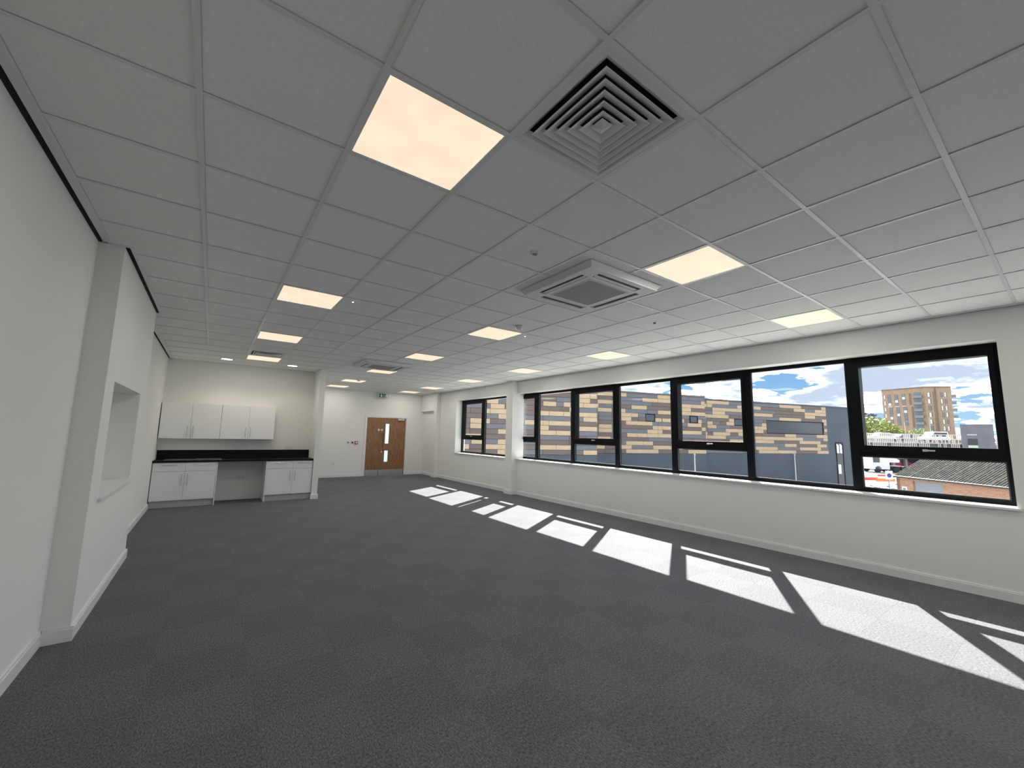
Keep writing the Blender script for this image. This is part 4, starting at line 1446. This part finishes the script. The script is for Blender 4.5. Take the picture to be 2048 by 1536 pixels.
def roof_sheet(x0, x1, side, lift=0.0):
    m = MB()
    nseg = max(4, int((x1 - x0) / 0.0365))
    ya, yb = (-0.12, RW) if side == 0 else (2 * RW + 0.12, RW)
    za, zb = EH + 0.03 - 0.12 * RH / RW, EH + RH + 0.03
    for i in range(nseg + 1):
        x = x0 + (x1 - x0) * i / nseg
        dz = lift + 0.026 * (1 if (i // 2) % 2 else -1)
        m.v += [(x, sy(ya), za + dz), (x, sy(yb), zb + dz)]
    for i in range(nseg):
        m.f.append((2 * i, 2 * i + 2, 2 * i + 3, 2 * i + 1))
        m.m.append(0)
    me = mesh_from('roof_sheet', m.v, m.f, ROOFM)
    o = link('roof_sheet', me, shed)
    sol = o.modifiers.new('thickness', 'SOLIDIFY')
    sol.thickness = 0.008
    return o
for k in range(int(Ls / 1.0) + 1):
    x0 = -0.12 + k * 1.0
    for side in (0, 1):
        roof_sheet(x0, min(x0 + 1.0945, Ls), side, 0.004 * (k % 2))
MB().tube((-0.12, sy(RW), EH + RH + 0.05), (Ls, sy(RW), EH + RH + 0.05), 0.09, 10).build('ridge_cap', mat('ridge', (0.20, 0.19, 0.17), 0.9), shed)
MB().tube((0, sy(-0.14), EH - 0.06), (Ls, sy(-0.14), EH - 0.06), 0.055, 8).build('gutter', mat('gutter', (0.05, 0.05, 0.055), 0.5), shed)
WHT = mat('sheet_white', (0.8, 0.8, 0.8), 0.6)
for (x, z, w_, h_, lab) in ((0.49, EH - 0.95, 0.30, 0.34, 'white notice on the brick shed beside the shutter'), (0.73, EH - 1.62, 0.24, 0.32, 'yellow and white notice low on the brick shed beside the shutter')):
    o = thing('wall_notice', lab, 'sign', e0 + du * x + Vector((0, 0, GZ + z)), math.atan2(du.y, du.x))
    a, b = sorted((sy(-0.03), sy(-0.005)))
    MB().box(-w_ / 2, w_ / 2, a, b, 0, h_).build('plate', WHT, o)
    a, b = sorted((sy(-0.034), sy(-0.03)))
    MB().box(-w_ * 0.28, w_ * 0.28, a, b, h_ * 0.25, h_ * 0.75).build('pictogram', mat('notice_grey', (0.25, 0.27, 0.32), 0.6) if z > EH - 1.2 else mat('notice_yellow', (0.75, 0.50, 0.08), 0.6), o)

# ---- yard clutter between the clad building and the shed
def barrier(xy, c1, label):
    t = thing('barrier', label, 'barrier', on_ground(xy), YAWZ)
    box(-0.95, 0.95, -0.03, 0.03, 0.75, 1.05).build('board', c1, t)
    box(-0.95, 0.95, -0.03, 0.03, 0.30, 0.52).build('lower_board', WHT, t)
    for x in (-0.8, -0.4, 0, 0.4, 0.8):
        box(x - 0.03, x + 0.03, -0.02, 0.02, 0.0, 1.05).build('upright', WHT, t)
    for x in (-0.8, 0.8):
        box(x - 0.04, x + 0.04, -0.3, 0.3, 0, 0.06).build('foot', BLACKP, t)
RB = mat('barrier_red', (0.60, 0.07, 0.05), 0.5)
OB = mat('barrier_orange', (0.75, 0.22, 0.05), 0.5)
barrier((55.03, 11.84), RB, 'red and white barrier at the foot of the clad building corner')
barrier((57.79, 11.70), WHT, 'white barrier between the red barrier and the sign post')
barrier((55.10, 10.54), OB, 'orange barrier beside the sign post in the yard')
barrier((61.80, 11.90), RB, 'red barrier behind the orange one in the yard')
sg = thing('yard_sign', 'white square sign with a blue disc on a thin post in the yard', 'sign', on_ground((43.43, 7.80)), YAWZ)
box(-0.03, 0.03, -0.03, 0.03, 0, 2.4).build('post', POLE, sg)
box(-0.29, 0.29, -0.05, -0.03, 1.75, 2.42).build('plate', WHT, sg)
MB().tube((0, -0.062, 2.06), (0, -0.05, 2.06), 0.17, 20).build('disc', mat('sign_blue', (0.03, 0.04, 0.22), 0.5), sg)
tk = thing('lorry', 'white lorry tractor parked under the car park screens', 'truck', on_ground((85.60, 18.30)), YAWZ)
pr = [(-1.3, 0.5), (-1.3, 2.6), (-0.9, 3.0), (1.0, 3.0), (1.5, 2.6), (2.9, 2.0), (2.9, 1.6), (1.3, 1.6), (1.3, 0.5)]
m = MB()
n_ = len(pr)
m.v = [(x, -1.2, z) for x, z in pr] + [(x, 1.2, z) for x, z in pr]
m.f = [tuple(range(n_)), tuple(range(2 * n_ - 1, n_ - 1, -1))] + [(i, (i + 1) % n_, n_ + (i + 1) % n_, n_ + i) for i in range(n_)]
m.m = [0] * (n_ + 2)
m.build('cab', CARW, tk)
box(-1.25, -0.2, -1.22, -1.2, 1.55, 2.35).build('side_window', CARG, tk)
box(1.3, 4.2, -1.0, 1.0, 0.75, 1.0).build('chassis', BLACKP, tk)
for x in (-0.5, 2.4, 3.6):
    for y in (-1.2, 0.9):
        MB().tube((x, y, 0.5), (x, y + 0.3, 0.5), 0.5, 14).build('wheel', TYRE, tk)
def van(label, xy, rz, mt):
    t = thing('van', label, 'van', on_ground(xy), YAWZ + rz)
    pr = [(-2.4, 0.4), (-2.4, 1.1), (-1.9, 1.25), (-1.3, 1.95), (2.3, 1.98), (2.4, 1.8), (2.4, 0.4)]
    n_ = len(pr)
    m = MB()
    m.v = [(x, -0.95, z) for x, z in pr] + [(x, 0.95, z) for x, z in pr]
    m.f = [tuple(range(n_)), tuple(range(2 * n_ - 1, n_ - 1, -1))] + [(i, (i + 1) % n_, n_ + (i + 1) % n_, n_ + i) for i in range(n_)]
    m.m = [0] * (n_ + 2)
    m.build('body', mt, t, 0.05)
    box(-1.5, -0.5, -0.965, -0.94, 1.2, 1.75).build('side_window', CARG, t)
    for x in (-1.5, 1.5):
        for y in (-0.93, 0.75):
            MB().tube((x, y, 0.33), (x, y + 0.18, 0.33), 0.33, 14).build('wheel', TYRE, t)
van('white van parked in front of the brick shed wall beside the shutter', (25.28, 1.78), 0.2, CARW)
